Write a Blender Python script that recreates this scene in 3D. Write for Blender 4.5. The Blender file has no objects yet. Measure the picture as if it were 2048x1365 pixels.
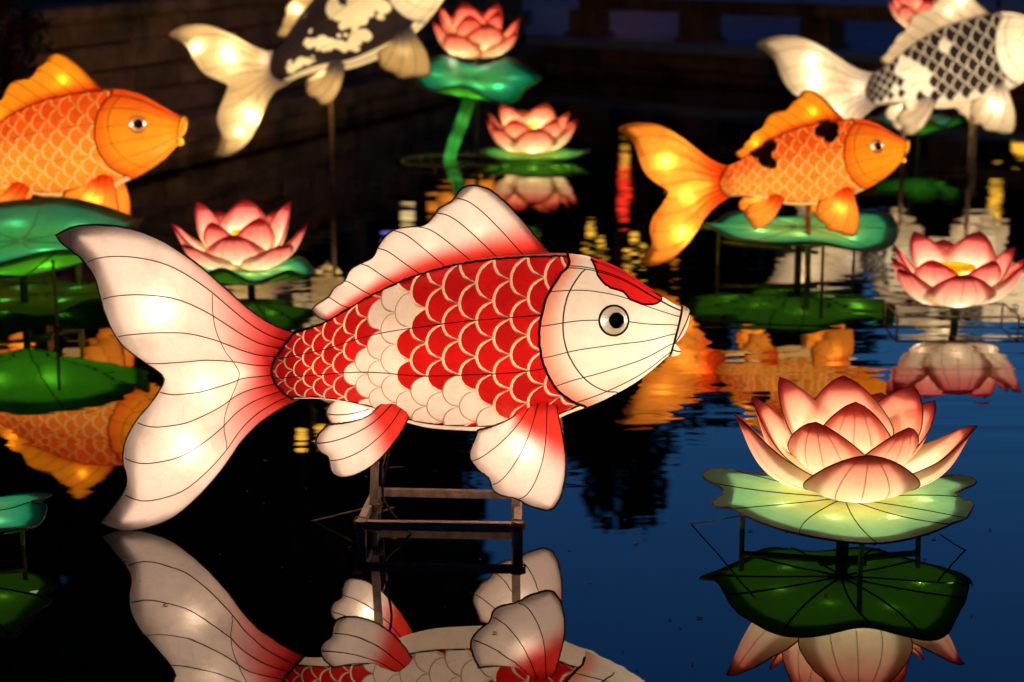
import bpy, math, random
import numpy as np
from mathutils import Vector, Matrix

R = math.radians
random.seed(7)
rng = np.random.default_rng(7)
sc = bpy.context.scene
col = sc.collection

# ------------------------------------------------------------------ camera
F = 3900.0                       # focal length in pixels of the 2048 px wide photograph
PITCH = R(12.3)
H = 1.93                         # eye height above the water
CX, CY = 1024.0, 682.5
cam_d = bpy.data.cameras.new('camera')
cam = bpy.data.objects.new('camera', cam_d)
col.objects.link(cam)
cam.location = (0, 0, H)
cam.rotation_euler = (R(90) - PITCH, 0, 0)
cam_d.sensor_width = 36.0
cam_d.lens = 36.0 * F / 2048.0
cam_d.clip_end = 2000
cam_d.dof.use_dof = True
cam_d.dof.focus_distance = 6.05
cam_d.dof.aperture_fstop = 2.5
cam_d.dof.aperture_blades = 9
sc.camera = cam

# ------------------------------------------------------------------ sky (deep dusk)
world = bpy.data.worlds.new('World')
sc.world = world
world.use_nodes = True
wn, wl = world.node_tree.nodes, world.node_tree.links
wn.clear()
sky = wn.new('ShaderNodeTexSky')
sky.sky_type = 'NISHITA'
sky.sun_disc = False
sky.sun_elevation = R(-5.0)
sky.sun_rotation = R(12)          # the afterglow stands beyond the far bank
sky.air_density = 1.0
sky.dust_density = 0.4
sky.ozone_density = 3.0
wb = wn.new('ShaderNodeMix'); wb.data_type = 'RGBA'; wb.blend_type = 'MULTIPLY'
wb.inputs['Factor'].default_value = 1.0
wb.inputs['B'].default_value = (0.45, 1.15, 1.0, 1)      # the camera's warm-light white balance
bg = wn.new('ShaderNodeBackground'); bg.inputs['Strength'].default_value = 7.0
wo = wn.new('ShaderNodeOutputWorld')
wl.new(sky.outputs['Color'], wb.inputs['A'])
wl.new(wb.outputs['Result'], bg.inputs['Color'])
wl.new(bg.outputs['Background'], wo.inputs['Surface'])

sc.view_settings.view_transform = 'Standard'
sc.view_settings.look = 'None'
sc.view_settings.exposure = 0.0
sc.view_settings.gamma = 1.0
cy = sc.cycles
cy.use_denoising = True
cy.denoiser = 'OPENIMAGEDENOISE'
cy.max_bounces = 10
cy.diffuse_bounces = 6
cy.glossy_bounces = 4
cy.transmission_bounces = 6
cy.sample_clamp_indirect = 6.0
cy.caustics_reflective = False
cy.caustics_refractive = False
cy.use_light_tree = True

WARM = (1.0, 0.79, 0.53)

# ------------------------------------------------------------------ helpers
def ray(px, py):
    a, b = (px - CX) / F, (CY - py) / F
    return Vector((a, math.cos(PITCH) + b * math.sin(PITCH), -math.sin(PITCH) + b * math.cos(PITCH)))

def at_depth(px, py, d):
    v = ray(px, py); t = d / v.y
    return Vector((0, 0, H)) + v * t, t

def at_height(px, py, h):
    v = ray(px, py); t = (h - H) / v.z
    return Vector((0, 0, H)) + v * t

def sstep(a, b, x):
    if b == a: return 0.0 if x < a else 1.0
    t = min(1.0, max(0.0, (x - a) / (b - a)))
    return t * t * (3 - 2 * t)

def mixc(a, b, t):
    return tuple(a[i] * (1 - t) + b[i] * t for i in range(3))

def tag(o, label=None, cat=None, group=None, kind=None):
    if label: o['label'] = label
    if cat: o['category'] = cat
    if group: o['group'] = group
    if kind: o['kind'] = kind
    return o

def empty(name, loc=(0, 0, 0), rot=(0, 0, 0), scale=1.0):
    o = bpy.data.objects.new(name, None)
    o.empty_display_size = 0.1
    o.location = loc; o.rotation_euler = rot; o.scale = (scale,) * 3
    col.objects.link(o)
    return o

def mesh_obj(name, verts, faces, mat, parent=None, colors=None, corner=None, smooth=True):
    me = bpy.data.meshes.new(name)
    me.from_pydata([tuple(v) for v in verts], [], faces)
    if smooth:
        me.polygons.foreach_set('use_smooth', [True] * len(me.polygons))
    if colors is not None:
        at = me.color_attributes.new('Col', 'FLOAT_COLOR', 'POINT')
        buf = np.ones((len(verts), 4), dtype=np.float32)
        buf[:, :3] = np.array(colors, dtype=np.float32)
        at.data.foreach_set('color', buf.ravel())
    if corner is not None:
        at = me.color_attributes.new('Col', 'FLOAT_COLOR', 'CORNER')
        buf = []
        for p in me.polygons:
            c = corner[p.index]
            for _ in range(p.loop_total): buf += [c[0], c[1], c[2], 1.0]
        at.data.foreach_set('color', buf)
    me.materials.append(mat)
    me.update()
    o = bpy.data.objects.new(name, me)
    col.objects.link(o)
    if parent is not None: o.parent = parent
    return o

def curve_pts(pts, n, closed=False):
    """Catmull-Rom through the points, resampled by arc length."""
    P = np.array(pts, dtype=float)
    if len(P) == 2:
        t = np.linspace(0, 1, n)[:, None]
        return P[0] * (1 - t) + P[1] * t
    Q = np.vstack([2 * P[0] - P[1], P, 2 * P[-1] - P[-2]])
    out = []
    for i in range(1, len(Q) - 2):
        p0, p1, p2, p3 = Q[i - 1], Q[i], Q[i + 1], Q[i + 2]
        for t in np.linspace(0, 1, 12, endpoint=False):
            out.append(0.5 * ((2 * p1) + (-p0 + p2) * t + (2 * p0 - 5 * p1 + 4 * p2 - p3) * t * t + (-p0 + 3 * p1 - 3 * p2 + p3) * t ** 3))
    out.append(P[-1])
    out = np.array(out)
    seg = np.linalg.norm(np.diff(out, axis=0), axis=1)
    s = np.concatenate([[0], np.cumsum(seg)])
    tt = np.linspace(0, s[-1], n)
    return np.stack([np.interp(tt, s, out[:, k]) for k in range(out.shape[1])], axis=1)

def tube_geo(pts, r, k=5, closed=False, r_end=None):
    P = [Vector(p) for p in pts]
    n = len(P)
    verts, faces = [], []
    up = None
    for i, p in enumerate(P):
        a = P[(i - 1) % n] if (i > 0 or closed) else p
        b = P[(i + 1) % n] if (i < n - 1 or closed) else p
        t = (b - a)
        t = t.normalized() if t.length > 1e-9 else Vector((0, 0, 1))
        if up is None:
            up = t.orthogonal().normalized()
        up = (up - t * up.dot(t))
        up = up.normalized() if up.length > 1e-6 else t.orthogonal().normalized()
        sd = t.cross(up)
        rr = r if r_end is None else r + (r_end - r) * i / max(1, n - 1)
        for j in range(k):
            an = 2 * math.pi * j / k
            verts.append(p + (up * math.cos(an) + sd * math.sin(an)) * rr)
    m = n if closed else n - 1
    for i in range(m):
        for j in range(k):
            a, b = i * k + j, i * k + (j + 1) % k
            c, d = ((i + 1) % n) * k + (j + 1) % k, ((i + 1) % n) * k + j
            faces.append((a, b, c, d))
    if not closed:
        faces.append(tuple(range(k - 1, -1, -1)))
        faces.append(tuple((n - 1) * k + j for j in range(k)))
    return verts, faces

class Geo:
    def __init__(self): self.v, self.f = [], []
    def add(self, vf):
        o = len(self.v); self.v += list(vf[0]); self.f += [tuple(i + o for i in f) for f in vf[1]]
        return self
    def build(self, name, mat, parent=None, smooth=True):
        return mesh_obj(name, self.v, self.f, mat, parent, smooth=smooth)

def tube(name, pts, r, mat, parent=None, k=5, closed=False, r_end=None):
    v, f = tube_geo(pts, r, k, closed, r_end)
    return mesh_obj(name, v, f, mat, parent)

def box_geo(cx, cy_, cz, sx, sy, sz, bev=0.0):
    x, y, z = sx / 2, sy / 2, sz / 2
    if bev <= 0:
        v = [(cx + i * x, cy_ + j * y, cz + k * z) for i in (-1, 1) for j in (-1, 1) for k in (-1, 1)]
        return v, [(0, 1, 3, 2), (4, 6, 7, 5), (0, 4, 5, 1), (2, 3, 7, 6), (0, 2, 6, 4), (1, 5, 7, 3)]
    b = min(bev, x * .9, y * .9, z * .9)
    v = []
    for k, zz, ins in ((0, -z, b), (1, -z + b, 0), (2, z - b, 0), (3, z, b)):
        for sxn, syn in ((-1, -1), (1, -1), (1, 1), (-1, 1)):
            if sxn * syn > 0: pr = [(sxn * (x - ins), syn * (y - b - ins)), (sxn * (x - b - ins), syn * (y - ins))]
            else: pr = [(sxn * (x - b - ins), syn * (y - ins)), (sxn * (x - ins), syn * (y - b - ins))]
            for (a, c) in pr: v.append((cx + a, cy_ + c, cz + zz))
    f = []
    for k in range(3):
        for j in range(8):
            f.append((k * 8 + j, k * 8 + (j + 1) % 8, (k + 1) * 8 + (j + 1) % 8, (k + 1) * 8 + j))
    f.append(tuple(range(7, -1, -1))); f.append(tuple(24 + j for j in range(8)))
    return v, f

def bar_geo(a, b, w, h=None):
    """square bar between two points"""
    a, b = Vector(a), Vector(b)
    h = h or w
    t = (b - a).normalized()
    u = Vector((0, 0, 1)) if abs(t.z) < .9 else Vector((0, 1, 0))
    s = t.cross(u).normalized(); u = s.cross(t)
    v = []
    for p in (a, b):
        for i, j in ((-1, -1), (1, -1), (1, 1), (-1, 1)):
            v.append(p + s * i * w / 2 + u * j * h / 2)
    return v, [(0, 1, 2, 3), (7, 6, 5, 4), (0, 4, 5, 1), (1, 5, 6, 2), (2, 6, 7, 3), (3, 7, 4, 0)]

def bulb(parent, loc, power, color=WARM, radius=0.018):
    ld = bpy.data.lights.new('bulb', 'POINT')
    ld.energy = power; ld.color = color; ld.shadow_soft_size = radius
    o = bpy.data.objects.new('bulb', ld)
    col.objects.link(o)
    o.parent = parent; o.location = loc
    return o

# ------------------------------------------------------------------ materials
def new_mat(name):
    m = bpy.data.materials.new(name); m.use_nodes = True
    n, l = m.node_tree.nodes, m.node_tree.links
    n.clear()
    out = n.new('ShaderNodeOutputMaterial')
    return m, n, l, out

def noise(n, l, scale, detail=3, rough=.55, vec=None, dist=0.0):
    t = n.new('ShaderNodeTexNoise'); t.inputs['Scale'].default_value = scale
    t.inputs['Detail'].default_value = detail; t.inputs['Roughness'].default_value = rough
    t.inputs['Distortion'].default_value = dist
    if vec is not None: l.new(vec, t.inputs['Vector'])
    return t

def ramp(n, l, fac, stops):
    r = n.new('ShaderNodeValToRGB')
    el = r.color_ramp.elements
    while len(el) < len(stops): el.new(0.5)
    for e, (p, c) in zip(el, stops):
        e.position = p; e.color = (c[0], c[1], c[2], 1)
    l.new(fac, r.inputs['Fac'])
    return r

def fabric_material(name, transl=0.62, gloss=0.05, wrinkle=0.6):
    """silk stretched over wire: diffuse + translucent, painted colour in attribute Col"""
    m, n, l, out = new_mat(name)
    a = n.new('ShaderNodeAttribute'); a.attribute_name = 'Col'
    tc = n.new('ShaderNodeTexCoord')
    n1 = noise(n, l, 9.0, 4, .6, tc.outputs['Object'])
    r1 = ramp(n, l, n1.outputs['Fac'], [(0.28, (.78, .76, .73)), (.45, (.92, .91, .89)), (.7, (1, 1, 1))])
    mx = n.new('ShaderNodeMix'); mx.data_type = 'RGBA'; mx.blend_type = 'MULTIPLY'; mx.inputs['Factor'].default_value = 1
    l.new(a.outputs['Color'], mx.inputs['A']); l.new(r1.outputs['Color'], mx.inputs['B'])
    n2 = noise(n, l, 14.0, 3, .55, tc.outputs['Object'], 1.2)
    n3 = noise(n, l, 420.0, 1, .5, tc.outputs['Object'])
    ad = n.new('ShaderNodeMath'); ad.operation = 'MULTIPLY_ADD'; ad.inputs[1].default_value = 0.03
    l.new(n3.outputs['Fac'], ad.inputs[0]); l.new(n2.outputs['Fac'], ad.inputs[2])
    bp = n.new('ShaderNodeBump'); bp.inputs['Strength'].default_value = wrinkle; bp.inputs['Distance'].default_value = 0.012
    l.new(ad.outputs['Value'], bp.inputs['Height'])
    d = n.new('ShaderNodeBsdfDiffuse'); t = n.new('ShaderNodeBsdfTranslucent')
    for s in (d, t):
        l.new(mx.outputs['Result'], s.inputs['Color']); l.new(bp.outputs['Normal'], s.inputs['Normal'])
    m1 = n.new('ShaderNodeMixShader'); m1.inputs['Fac'].default_value = transl
    l.new(d.outputs['BSDF'], m1.inputs[1]); l.new(t.outputs['BSDF'], m1.inputs[2])
    g = n.new('ShaderNodeBsdfGlossy'); g.inputs['Roughness'].default_value = .42
    l.new(bp.outputs['Normal'], g.inputs['Normal'])
    m2 = n.new('ShaderNodeMixShader'); m2.inputs['Fac'].default_value = gloss
    l.new(m1.outputs['Shader'], m2.inputs[1]); l.new(g.outputs['BSDF'], m2.inputs[2])
    l.new(m2.outputs['Shader'], out.inputs['Surface'])
    return m

def plain_material(name, base, rough=.6, metallic=0.0, var=0.35, scale=18.0, bump=.3, spec=.5):
    m, n, l, out = new_mat(name)
    p = n.new('ShaderNodeBsdfPrincipled')
    p.inputs['Roughness'].default_value = rough; p.inputs['Metallic'].default_value = metallic
    p.inputs['Specular IOR Level'].default_value = spec
    tc = n.new('ShaderNodeTexCoord')
    t = noise(n, l, scale, 5, .6, tc.outputs['Object'])
    lo = tuple(c * (1 - var) for c in base); hi = tuple(min(1, c * (1 + var)) for c in base)
    r = ramp(n, l, t.outputs['Fac'], [(.3, lo), (.7, hi)])
    l.new(r.outputs['Color'], p.inputs['Base Color'])
    b = n.new('ShaderNodeBump'); b.inputs['Strength'].default_value = bump; b.inputs['Distance'].default_value = .01
    l.new(t.outputs['Fac'], b.inputs['Height']); l.new(b.outputs['Normal'], p.inputs['Normal'])
    l.new(p.outputs['BSDF'], out.inputs['Surface'])
    return m

def emit_material(name, color, strength):
    m, n, l, out = new_mat(name)
    e = n.new('ShaderNodeEmission'); e.inputs['Color'].default_value = (*color, 1); e.inputs['Strength'].default_value = strength
    tc = n.new('ShaderNodeTexCoord')
    t = noise(n, l, 6, 2, .5, tc.outputs['Object'])
    r = ramp(n, l, t.outputs['Fac'], [(.3, tuple(c * .7 for c in color)), (.7, color)])
    l.new(r.outputs['Color'], e.inputs['Color'])
    l.new(e.outputs['Emission'], out.inputs['Surface'])
    return m

def panel_material(name, color, strength):  # glowing sheets added inside fins, petals and pads as even fill light
    m, n, l, out = new_mat(name)
    e = n.new('ShaderNodeEmission'); e.inputs['Color'].default_value = (*color, 1); e.inputs['Strength'].default_value = strength
    d = n.new('ShaderNodeBsdfDiffuse'); d.inputs['Color'].default_value = (.85, .83, .8, 1)
    a = n.new('ShaderNodeAddShader')
    l.new(e.outputs['Emission'], a.inputs[0]); l.new(d.outputs['BSDF'], a.inputs[1]); l.new(a.outputs['Shader'], out.inputs['Surface'])
    return m
M_FAB = fabric_material('lantern_silk')
M_PAD = fabric_material('lily_pad_silk', transl=.60, gloss=.05, wrinkle=.5)
M_PETAL = fabric_material('lotus_petal_silk', transl=.66, gloss=.03, wrinkle=.25)
M_WIRE = plain_material('dark_frame_wire', (.022, .016, .022), .6, .3, .4, 40)
M_CORD = plain_material('frayed_seam_cord', (.20, .14, .14), .9, 0, .5, 90, .8)
M_REDWIRE = plain_material('dark_red_seam', (.07, .012, .012), .8, 0, .4, 60)
M_PWIRE = plain_material('wine_red_petal_wire', (.16, .03, .035), .8, 0, .4, 60)
M_ORWIRE = plain_material('rust_orange_seam', (.20, .035, .006), .8, 0, .4, 60)
M_PUPIL = plain_material('glossy_black_pupil', (.006, .005, .005), .12, 0, .3, 20, .02, .6)
M_STEEL = plain_material('weathered_steel_bar', (.46, .40, .36), .5, .15, .45, 30, .4)
M_RUST = plain_material('rusty_iron_pole', (.34, .24, .16), .65, .3, .5, 25, .5)
M_BAMBOO = plain_material('old_bamboo', (.26, .20, .07), .6, 0, .5, 30, .4)
M_STEM = plain_material('dark_green_stem', (.025, .05, .018), .5, 0, .4, 25, .3)
M_LEAF = plain_material('fallen_leaf_yellow', (.40, .24, .07), .6, 0, .4, 60, .3)

def stone_material():
    m, n, l, out = new_mat('embankment_stone')
    p = n.new('ShaderNodeBsdfPrincipled'); p.inputs['Roughness'].default_value = .85
    g = n.new('ShaderNodeNewGeometry'); oi = n.new('ShaderNodeObjectInfo')
    t = noise(n, l, 3.2, 6, .65, g.outputs['Position'])
    r = ramp(n, l, t.outputs['Fac'], [(.28, (.20, .115, .055)), (.5, (.47, .285, .14)), (.72, (.62, .42, .24))])
    hs = n.new('ShaderNodeMix'); hs.data_type = 'RGBA'; hs.blend_type = 'MULTIPLY'; hs.inputs['Factor'].default_value = 1
    r2 = ramp(n, l, oi.outputs['Random'], [(0, (.62, .60, .58)), (.5, (.95, .88, .78)), (1, (1.15, 1.1, 1.05))])
    l.new(r.outputs['Color'], hs.inputs['A']); l.new(r2.outputs['Color'], hs.inputs['B'])
    t2 = noise(n, l, 1.1, 4, .6, g.outputs['Position'])
    ms = ramp(n, l, t2.outputs['Fac'], [(.5, (0, 0, 0)), (.68, (1, 1, 1))])
    mm = n.new('ShaderNodeMix'); mm.data_type = 'RGBA'
    l.new(ms.outputs['Color'], mm.inputs['Factor']); l.new(hs.outputs['Result'], mm.inputs['A'])
    mm.inputs['B'].default_value = (.075, .07, .02, 1)
    l.new(mm.outputs['Result'], p.inputs['Base Color'])
    b = n.new('ShaderNodeBump'); b.inputs['Strength'].default_value = .8; b.inputs['Distance'].default_value = .03
    t3 = noise(n, l, 14, 6, .65, g.outputs['Position'])
    l.new(t3.outputs['Fac'], b.inputs['Height']); l.new(b.outputs['Normal'], p.inputs['Normal'])
    l.new(p.outputs['BSDF'], out.inputs['Surface'])
    return m
M_STONE = stone_material()
M_PAVE = plain_material('pale_plaza_paving', (.44, .62, .78), .55, 0, .25, 1.4, .1)
M_SOIL = plain_material('dark_bank_soil', (.045, .035, .022), .95, 0, .4, 2.0, .8)
M_BARK = plain_material('tree_bark', (.06, .045, .035), .9, 0, .4, 6, .8)
M_FOL = plain_material('dark_foliage', (.045, .055, .020), .6, 0, .5, 1.2, .2)
M_IVY = plain_material('dry_ivy_foliage', (.11, .075, .03), .7, 0, .6, 2.0, .2)

def water_material():
    m, n, l, out = new_mat('pond_water')
    p = n.new('ShaderNodeBsdfPrincipled')
    p.inputs['Base Color'].default_value = (.0035, .0045, .0045, 1)
    p.inputs['Roughness'].default_value = .012
    p.inputs['IOR'].default_value = 2.2
    g = n.new('ShaderNodeNewGeometry')
    mp = n.new('ShaderNodeMapping'); mp.inputs['Scale'].default_value = (.9, 3.6, 1)
    l.new(g.outputs['Position'], mp.inputs['Vector'])
    w1 = noise(n, l, 1.0, 2.2, .45, mp.outputs['Vector'], .4)
    mp2 = n.new('ShaderNodeMapping'); mp2.inputs['Scale'].default_value = (.22, .30, 1); mp2.inputs['Location'].default_value = (3.1, 1.7, 0)
    l.new(g.outputs['Position'], mp2.inputs['Vector'])
    w2 = noise(n, l, 1.0, 2, .5, mp2.outputs['Vector'])
    mask = ramp(n, l, w2.outputs['Fac'], [(.35, (.25, .25, .25)), (.65, (1, 1, 1))])
    # ripples die out in the sheltered water close to the bank
    sx = n.new('ShaderNodeSeparateXYZ'); l.new(g.outputs['Position'], sx.inputs['Vector'])
    mr = n.new('ShaderNodeMapRange'); mr.interpolation_type = 'SMOOTHSTEP'
    mr.inputs['From Min'].default_value = 5.0; mr.inputs['From Max'].default_value = 8.5
    mr.inputs['To Min'].default_value = .16; mr.inputs['To Max'].default_value = 1.0
    l.new(sx.outputs['Y'], mr.inputs['Value'])
    mu = n.new('ShaderNodeMath'); mu.operation = 'MULTIPLY'
    l.new(mask.outputs['Color'], mu.inputs[0]); l.new(mr.outputs['Result'], mu.inputs[1])
    b = n.new('ShaderNodeBump'); b.inputs['Distance'].default_value = .0046
    l.new(mu.outputs['Value'], b.inputs['Strength'])
    l.new(w1.outputs['Fac'], b.inputs['Height']); l.new(b.outputs['Normal'], p.inputs['Normal'])
    l.new(p.outputs['BSDF'], out.inputs['Surface'])
    return m
M_WATER = water_material()

# ------------------------------------------------------------------ setting: water, banks
o = mesh_obj('pond_water', [(-150, -40, 0), (150, -40, 0), (150, 260, 0), (-150, 260, 0)], [(0, 1, 2, 3)], M_WATER)
tag(o, kind='structure')

C = Vector((0.5, 25.2, 0))
DA = Vector((-2.57, -7.6, 0)).normalized()        # left wall runs from the corner towards the viewer
NA = Vector((-DA.y, DA.x, 0))                     # into the pond?
if NA.x < 0: NA = -NA                             # pond side of the left wall
DB = Vector((.735, -.678, 0)).normalized()        # right wall
NB = Vector((-DB.y, DB.x, 0))
if NB.y > 0: NB = -NB                             # pond side of the right wall

def slab(name, poly, z0, z1, mat):
    n = len(poly)
    v = [(p[0], p[1], z0) for p in poly] + [(p[0], p[1], z1) for p in poly]
    f = [tuple(range(n, 2 * n)), tuple(range(n - 1, -1, -1))]
    f += [(i, (i + 1) % n, n + (i + 1) % n, n + i) for i in range(n)]
    return mesh_obj(name, v, f, mat, smooth=False)

a0 = C - NA * .75 ; a1 = C + DA * 34 - NA * .75
tag(slab('bank_ground', [(a0.x, a0.y), (a0.x - .3, 270), (-140, 270), (-140, a1.y), (a1.x, a1.y)], -1.0, 1.16, M_SOIL), kind='structure')
b0 = C - NB * .35; b1 = C + DB * 30 - NB * .35
tag(slab('plaza_pavement', [(b0.x - 2.0, b0.y + .6), (b0.x - .1, b0.y), (b1.x, b1.y), (140, b1.y), (140, 271), (b0.x - 2.0, 271)], -1.0, .42, M_PAVE), kind='structure')
tag(slab('near_bank_pavement', [(-30, -39), (30, -39), (30, -.2), (-30, -.2)], -1.0, .36, M_PAVE), kind='structure')

def oriented_box(name, center, along, normal, L, D, Hh, parent, mat, bev=.015, jit=0.0):
    """box with its length along 'along', depth along -normal"""
    v, f = box_geo(0, 0, 0, L, D, Hh, bev)
    up = Vector((0, 0, 1))
    out = []
    ja = random.uniform(-jit, jit)
    for (x, y, z) in v:
        p = center + along * x - normal * (y + ja) + up * z
        p += Vector((random.uniform(-1, 1), random.uniform(-1, 1), random.uniform(-1, 1))) * jit * .45
        out.append(p)
    return mesh_obj(name, out, f, mat, parent, smooth=False)

wa = empty('stone_wall', C)
tag(wa, 'brown stone block embankment wall stepped above its ledge, behind the black and cream fish', 'wall')
wb_ = empty('stone_wall', C)
tag(wb_, 'low dark stone pond wall carrying the balustrade', 'wall')
def child_keep(o, par):
    o.parent = par; o.matrix_parent_inverse = Matrix.Translation(-par.location)
def course(par, name, D_, N_, s0, s1, z0, z1, back, depth, lens, jit=.012, gap=.012, mat=None):
    mat = mat or M_STONE
    s = s0
    while s < s1:
        Lk = random.uniform(*lens)
        oo = oriented_box(name, C + D_ * (s + Lk / 2) - N_ * (back + depth / 2) + Vector((0, 0, (z0 + z1) / 2)), D_, N_, Lk - gap, depth, (z1 - z0) - gap, None, mat, .02, jit)
        child_keep(oo, par)
        s += Lk
course(wa, 'plinth_stone', DA, NA, -.1, 15.5, -.25, .12, .10, .62, (.8, 1.5))
course(wa, 'ledge_stone', DA, NA, -.1, 15.5, .12, .30, 0, .72, (.9, 1.6))
for k, (z0, z1) in enumerate([(.30, .52), (.52, .72), (.72, .93), (.93, 1.13)]):
    course(wa, 'stone_block', DA, NA, -.3 - .3 * (k % 2), 15.5, z0, z1, .42 + .02 * k, .35, (.45, .95), .02)
course(wa, 'coping_stone', DA, NA, -.3, 15.5, 1.13, 1.26, .38, .5, (.8, 1.4))
course(wb_, 'stone_block', DB, NB, .05, 16, -.25, .10, .06, .4, (.7, 1.2))
course(wb_, 'stone_block', DB, NB, -.2, 16, .10, .30, .03, .4, (.6, 1.1))
course(wb_, 'coping_stone', DB, NB, -.05, 16, .30, .43, -.04, .75, (1.0, 1.7), .004, .006, M_PAVE)

bal = empty('balustrade', C + DB * 3 + Vector((0, 0, .43)))
tag(bal, 'low stone balustrade with square piers on the pond wall', 'balustrade')
for k in range(8):
    s = .28 + 1.78 * k
    c = C + DB * s - NB * .42
    child_keep(oriented_box('pier', c + Vector((0, 0, .60)), DB, NB, .42, .36, .34, None, M_STONE, .02, .004), bal)
    child_keep(oriented_box('pier_foot', c + Vector((0, 0, .455)), DB, NB, .50, .44, .05, None, M_STONE, .01, .002), bal)
    child_keep(oriented_box('rail_slab', c + DB * .89 + Vector((0, 0, .85)), DB, NB, 1.77, .46, .15, None, M_STONE, .02, .003), bal)

# ------------------------------------------------------------------ trees on the banks (their dark mass is mirrored in the pond)
def leaf_cloud(clumps, n, size):
    per = max(1, n // len(clumps))
    V, Fc = [], []
    for (c, r) in clumps:
        d = rng.normal(size=(per, 3)); d /= np.linalg.norm(d, axis=1)[:, None]
        rad = rng.random(per) ** .45
        p = np.array(c) + d * rad[:, None] * np.array(r)
        a = rng.normal(size=(per, 3)); a /= np.linalg.norm(a, axis=1)[:, None]
        b = np.cross(a, rng.normal(size=(per, 3))); b /= np.linalg.norm(b, axis=1)[:, None]
        s = size * (.6 + .8 * rng.random(per))[:, None]
        base = len(V)
        q = np.stack([p - a * s, p + b * s * .45, p + a * s, p - b * s * .45], axis=1).reshape(-1, 3)
        V.extend(q.tolist())
        Fc.extend([(base + 4 * i, base + 4 * i + 1, base + 4 * i + 2, base + 4 * i + 3) for i in range(per)])
    return V, Fc

def tree(x, y, z, h, cr, label, n=2600, leaf=.22):
    t = empty('broadleaf_tree', (x, y, z))
    tag(t, label, 'tree', 'trees on the far banks')
    g = Geo()
    trunk = [(0, 0, -.1), (.1 * cr, .05, h * .25), (.02, .1, h * .5), (.1, 0, h * .8)]
    g.add(tube_geo(curve_pts(trunk, 9), h * .028, 7, r_end=h * .008))
    clumps = []
    for k in range(11):
        an = k * 2.4 + random.random(); zz = h * random.uniform(.42, .86)
        rr = cr * random.uniform(.45, .85) * (1.15 - .55 * (zz / h))
        e = (rr * math.cos(an), rr * math.sin(an), zz)
        g.add(tube_geo(curve_pts([(0.03, .05, zz * .62), (e[0] * .5, e[1] * .5, zz * .86), e], 6), h * .010, 5, r_end=h * .003))
        clumps.append((e, (cr * .42, cr * .42, h * .11)))
    clumps += [((0, 0, h * .9), (cr * .35, cr * .35, h * .1)), ((0, 0, h * .65), (cr * .5, cr * .5, h * .14))]
    g.build('trunk', M_BARK, t)
    v, f = leaf_cloud(clumps, n, leaf)
    mesh_obj('crown', v, f, M_FOL, t, smooth=False)
    return t

TREES = [(-7.5, 21, 1.16, 13.5, 4.2), (-3.6, 27, 1.16, 15, 4.0), (-11, 15, 1.16, 12, 4.0), (-2.9, 31.5, 1.16, 14.0, 2.6),
         (2.2, 36, .42, 9.4, 2.3), (5.4, 38, .42, 6.9, 2.5), (8.6, 39, .42, 5.9, 2.6), (11.8, 40, .42, 5.6, 2.6), (15.0, 41, .42, 6.0, 3.0),
         (-14, 30, 1.16, 13, 5), (-7, 36, 1.16, 13, 5), (19, 43, .42, 8, 3.5)]
for i, (x, y, z, h, cr) in enumerate(TREES):
    left = x < 1
    tree(x, y, z, h, cr, 'tall dark leafy tree on the bank behind the stepped stone wall' if left else 'dark round-crowned tree on the plaza beyond the balustrade',
         7000 if left else 3200, .30 if left else .22)

def sky_blocking_wood():  # unseen wood added to keep horizon sky out of the reflections
    V, Fc = [], []
    nx = 60
    def prof(x):
        h = 16.0 - 8.6 * sstep(-2.5, 6, x)
        return 1.9 * (h + 1.93) * (1 + .09 * math.sin(x * .55) + .06 * math.sin(x * 1.3 + 1)) - 1.93
    for i in range(nx):                         # opaque backing hull added so no sky shows through the leaves
        x = -55 + 110 * i / (nx - 1); h = prof(x) * .86; x *= 1.9
        for (dy, z) in ((-1.2, .3), (-1.5, h * .5), (-.5, h * .9), (1.0, h), (2.5, .3)):
            V.append((x + random.uniform(-.4, .4), 95 + dy + random.uniform(-.6, .6), z + random.uniform(-.4, .4) * (z > 1)))
    for i in range(nx - 1):
        for j in range(4):
            a = i * 5 + j; Fc.append((a, a + 5, a + 6, a + 1))
    cl = []
    for i in range(190):
        x = random.uniform(-52, 52); h = prof(x)
        z = h * random.uniform(.2, .93)
        cl.append(((x * 1.9, 95 + random.uniform(-3.5, .3), z), (2.8, 2.2, 2.1)))
    v, f = leaf_cloud(cl, 15000, .62)
    o0 = len(V); V += v; Fc += [tuple(k + o0 for k in q) for q in f]
    o = mesh_obj('sky_blocking_wood', V, Fc, M_FOL, smooth=False)
    tag(o, 'dark mass of trees added beyond the plaza to block the low sky', 'wood', kind='stuff')
sky_blocking_wood()

sh = empty('ivy_shrub', C + DA * 12.4 - NA * .7 + Vector((0, 0, 1.16)))
tag(sh, 'dry brown ivy shrub spilling over the stepped stone wall', 'shrub')
cl = []
for k in range(16):
    s = random.uniform(-1.6, 2.2); dz = random.uniform(-.75, .35)
    p = DA * s + NA * (.42 + random.uniform(-.3, .05) - .12 * dz)
    cl.append(((p.x, p.y, dz), (.26, .26, .2)))
v, f = leaf_cloud(cl, 3600, .05)
mesh_obj('foliage', v, f, M_IVY, sh, smooth=False)
g = Geo()
for (c, r) in cl[:9]:
    g.add(tube_geo(curve_pts([(c[0] * .3 - NA.x * .1, c[1] * .3 - NA.y * .1, -.05), (c[0] * .7, c[1] * .7, max(.15, c[2])), c], 6), .015, 5, r_end=.004))
g.build('stem', M_BARK, sh)

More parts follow.
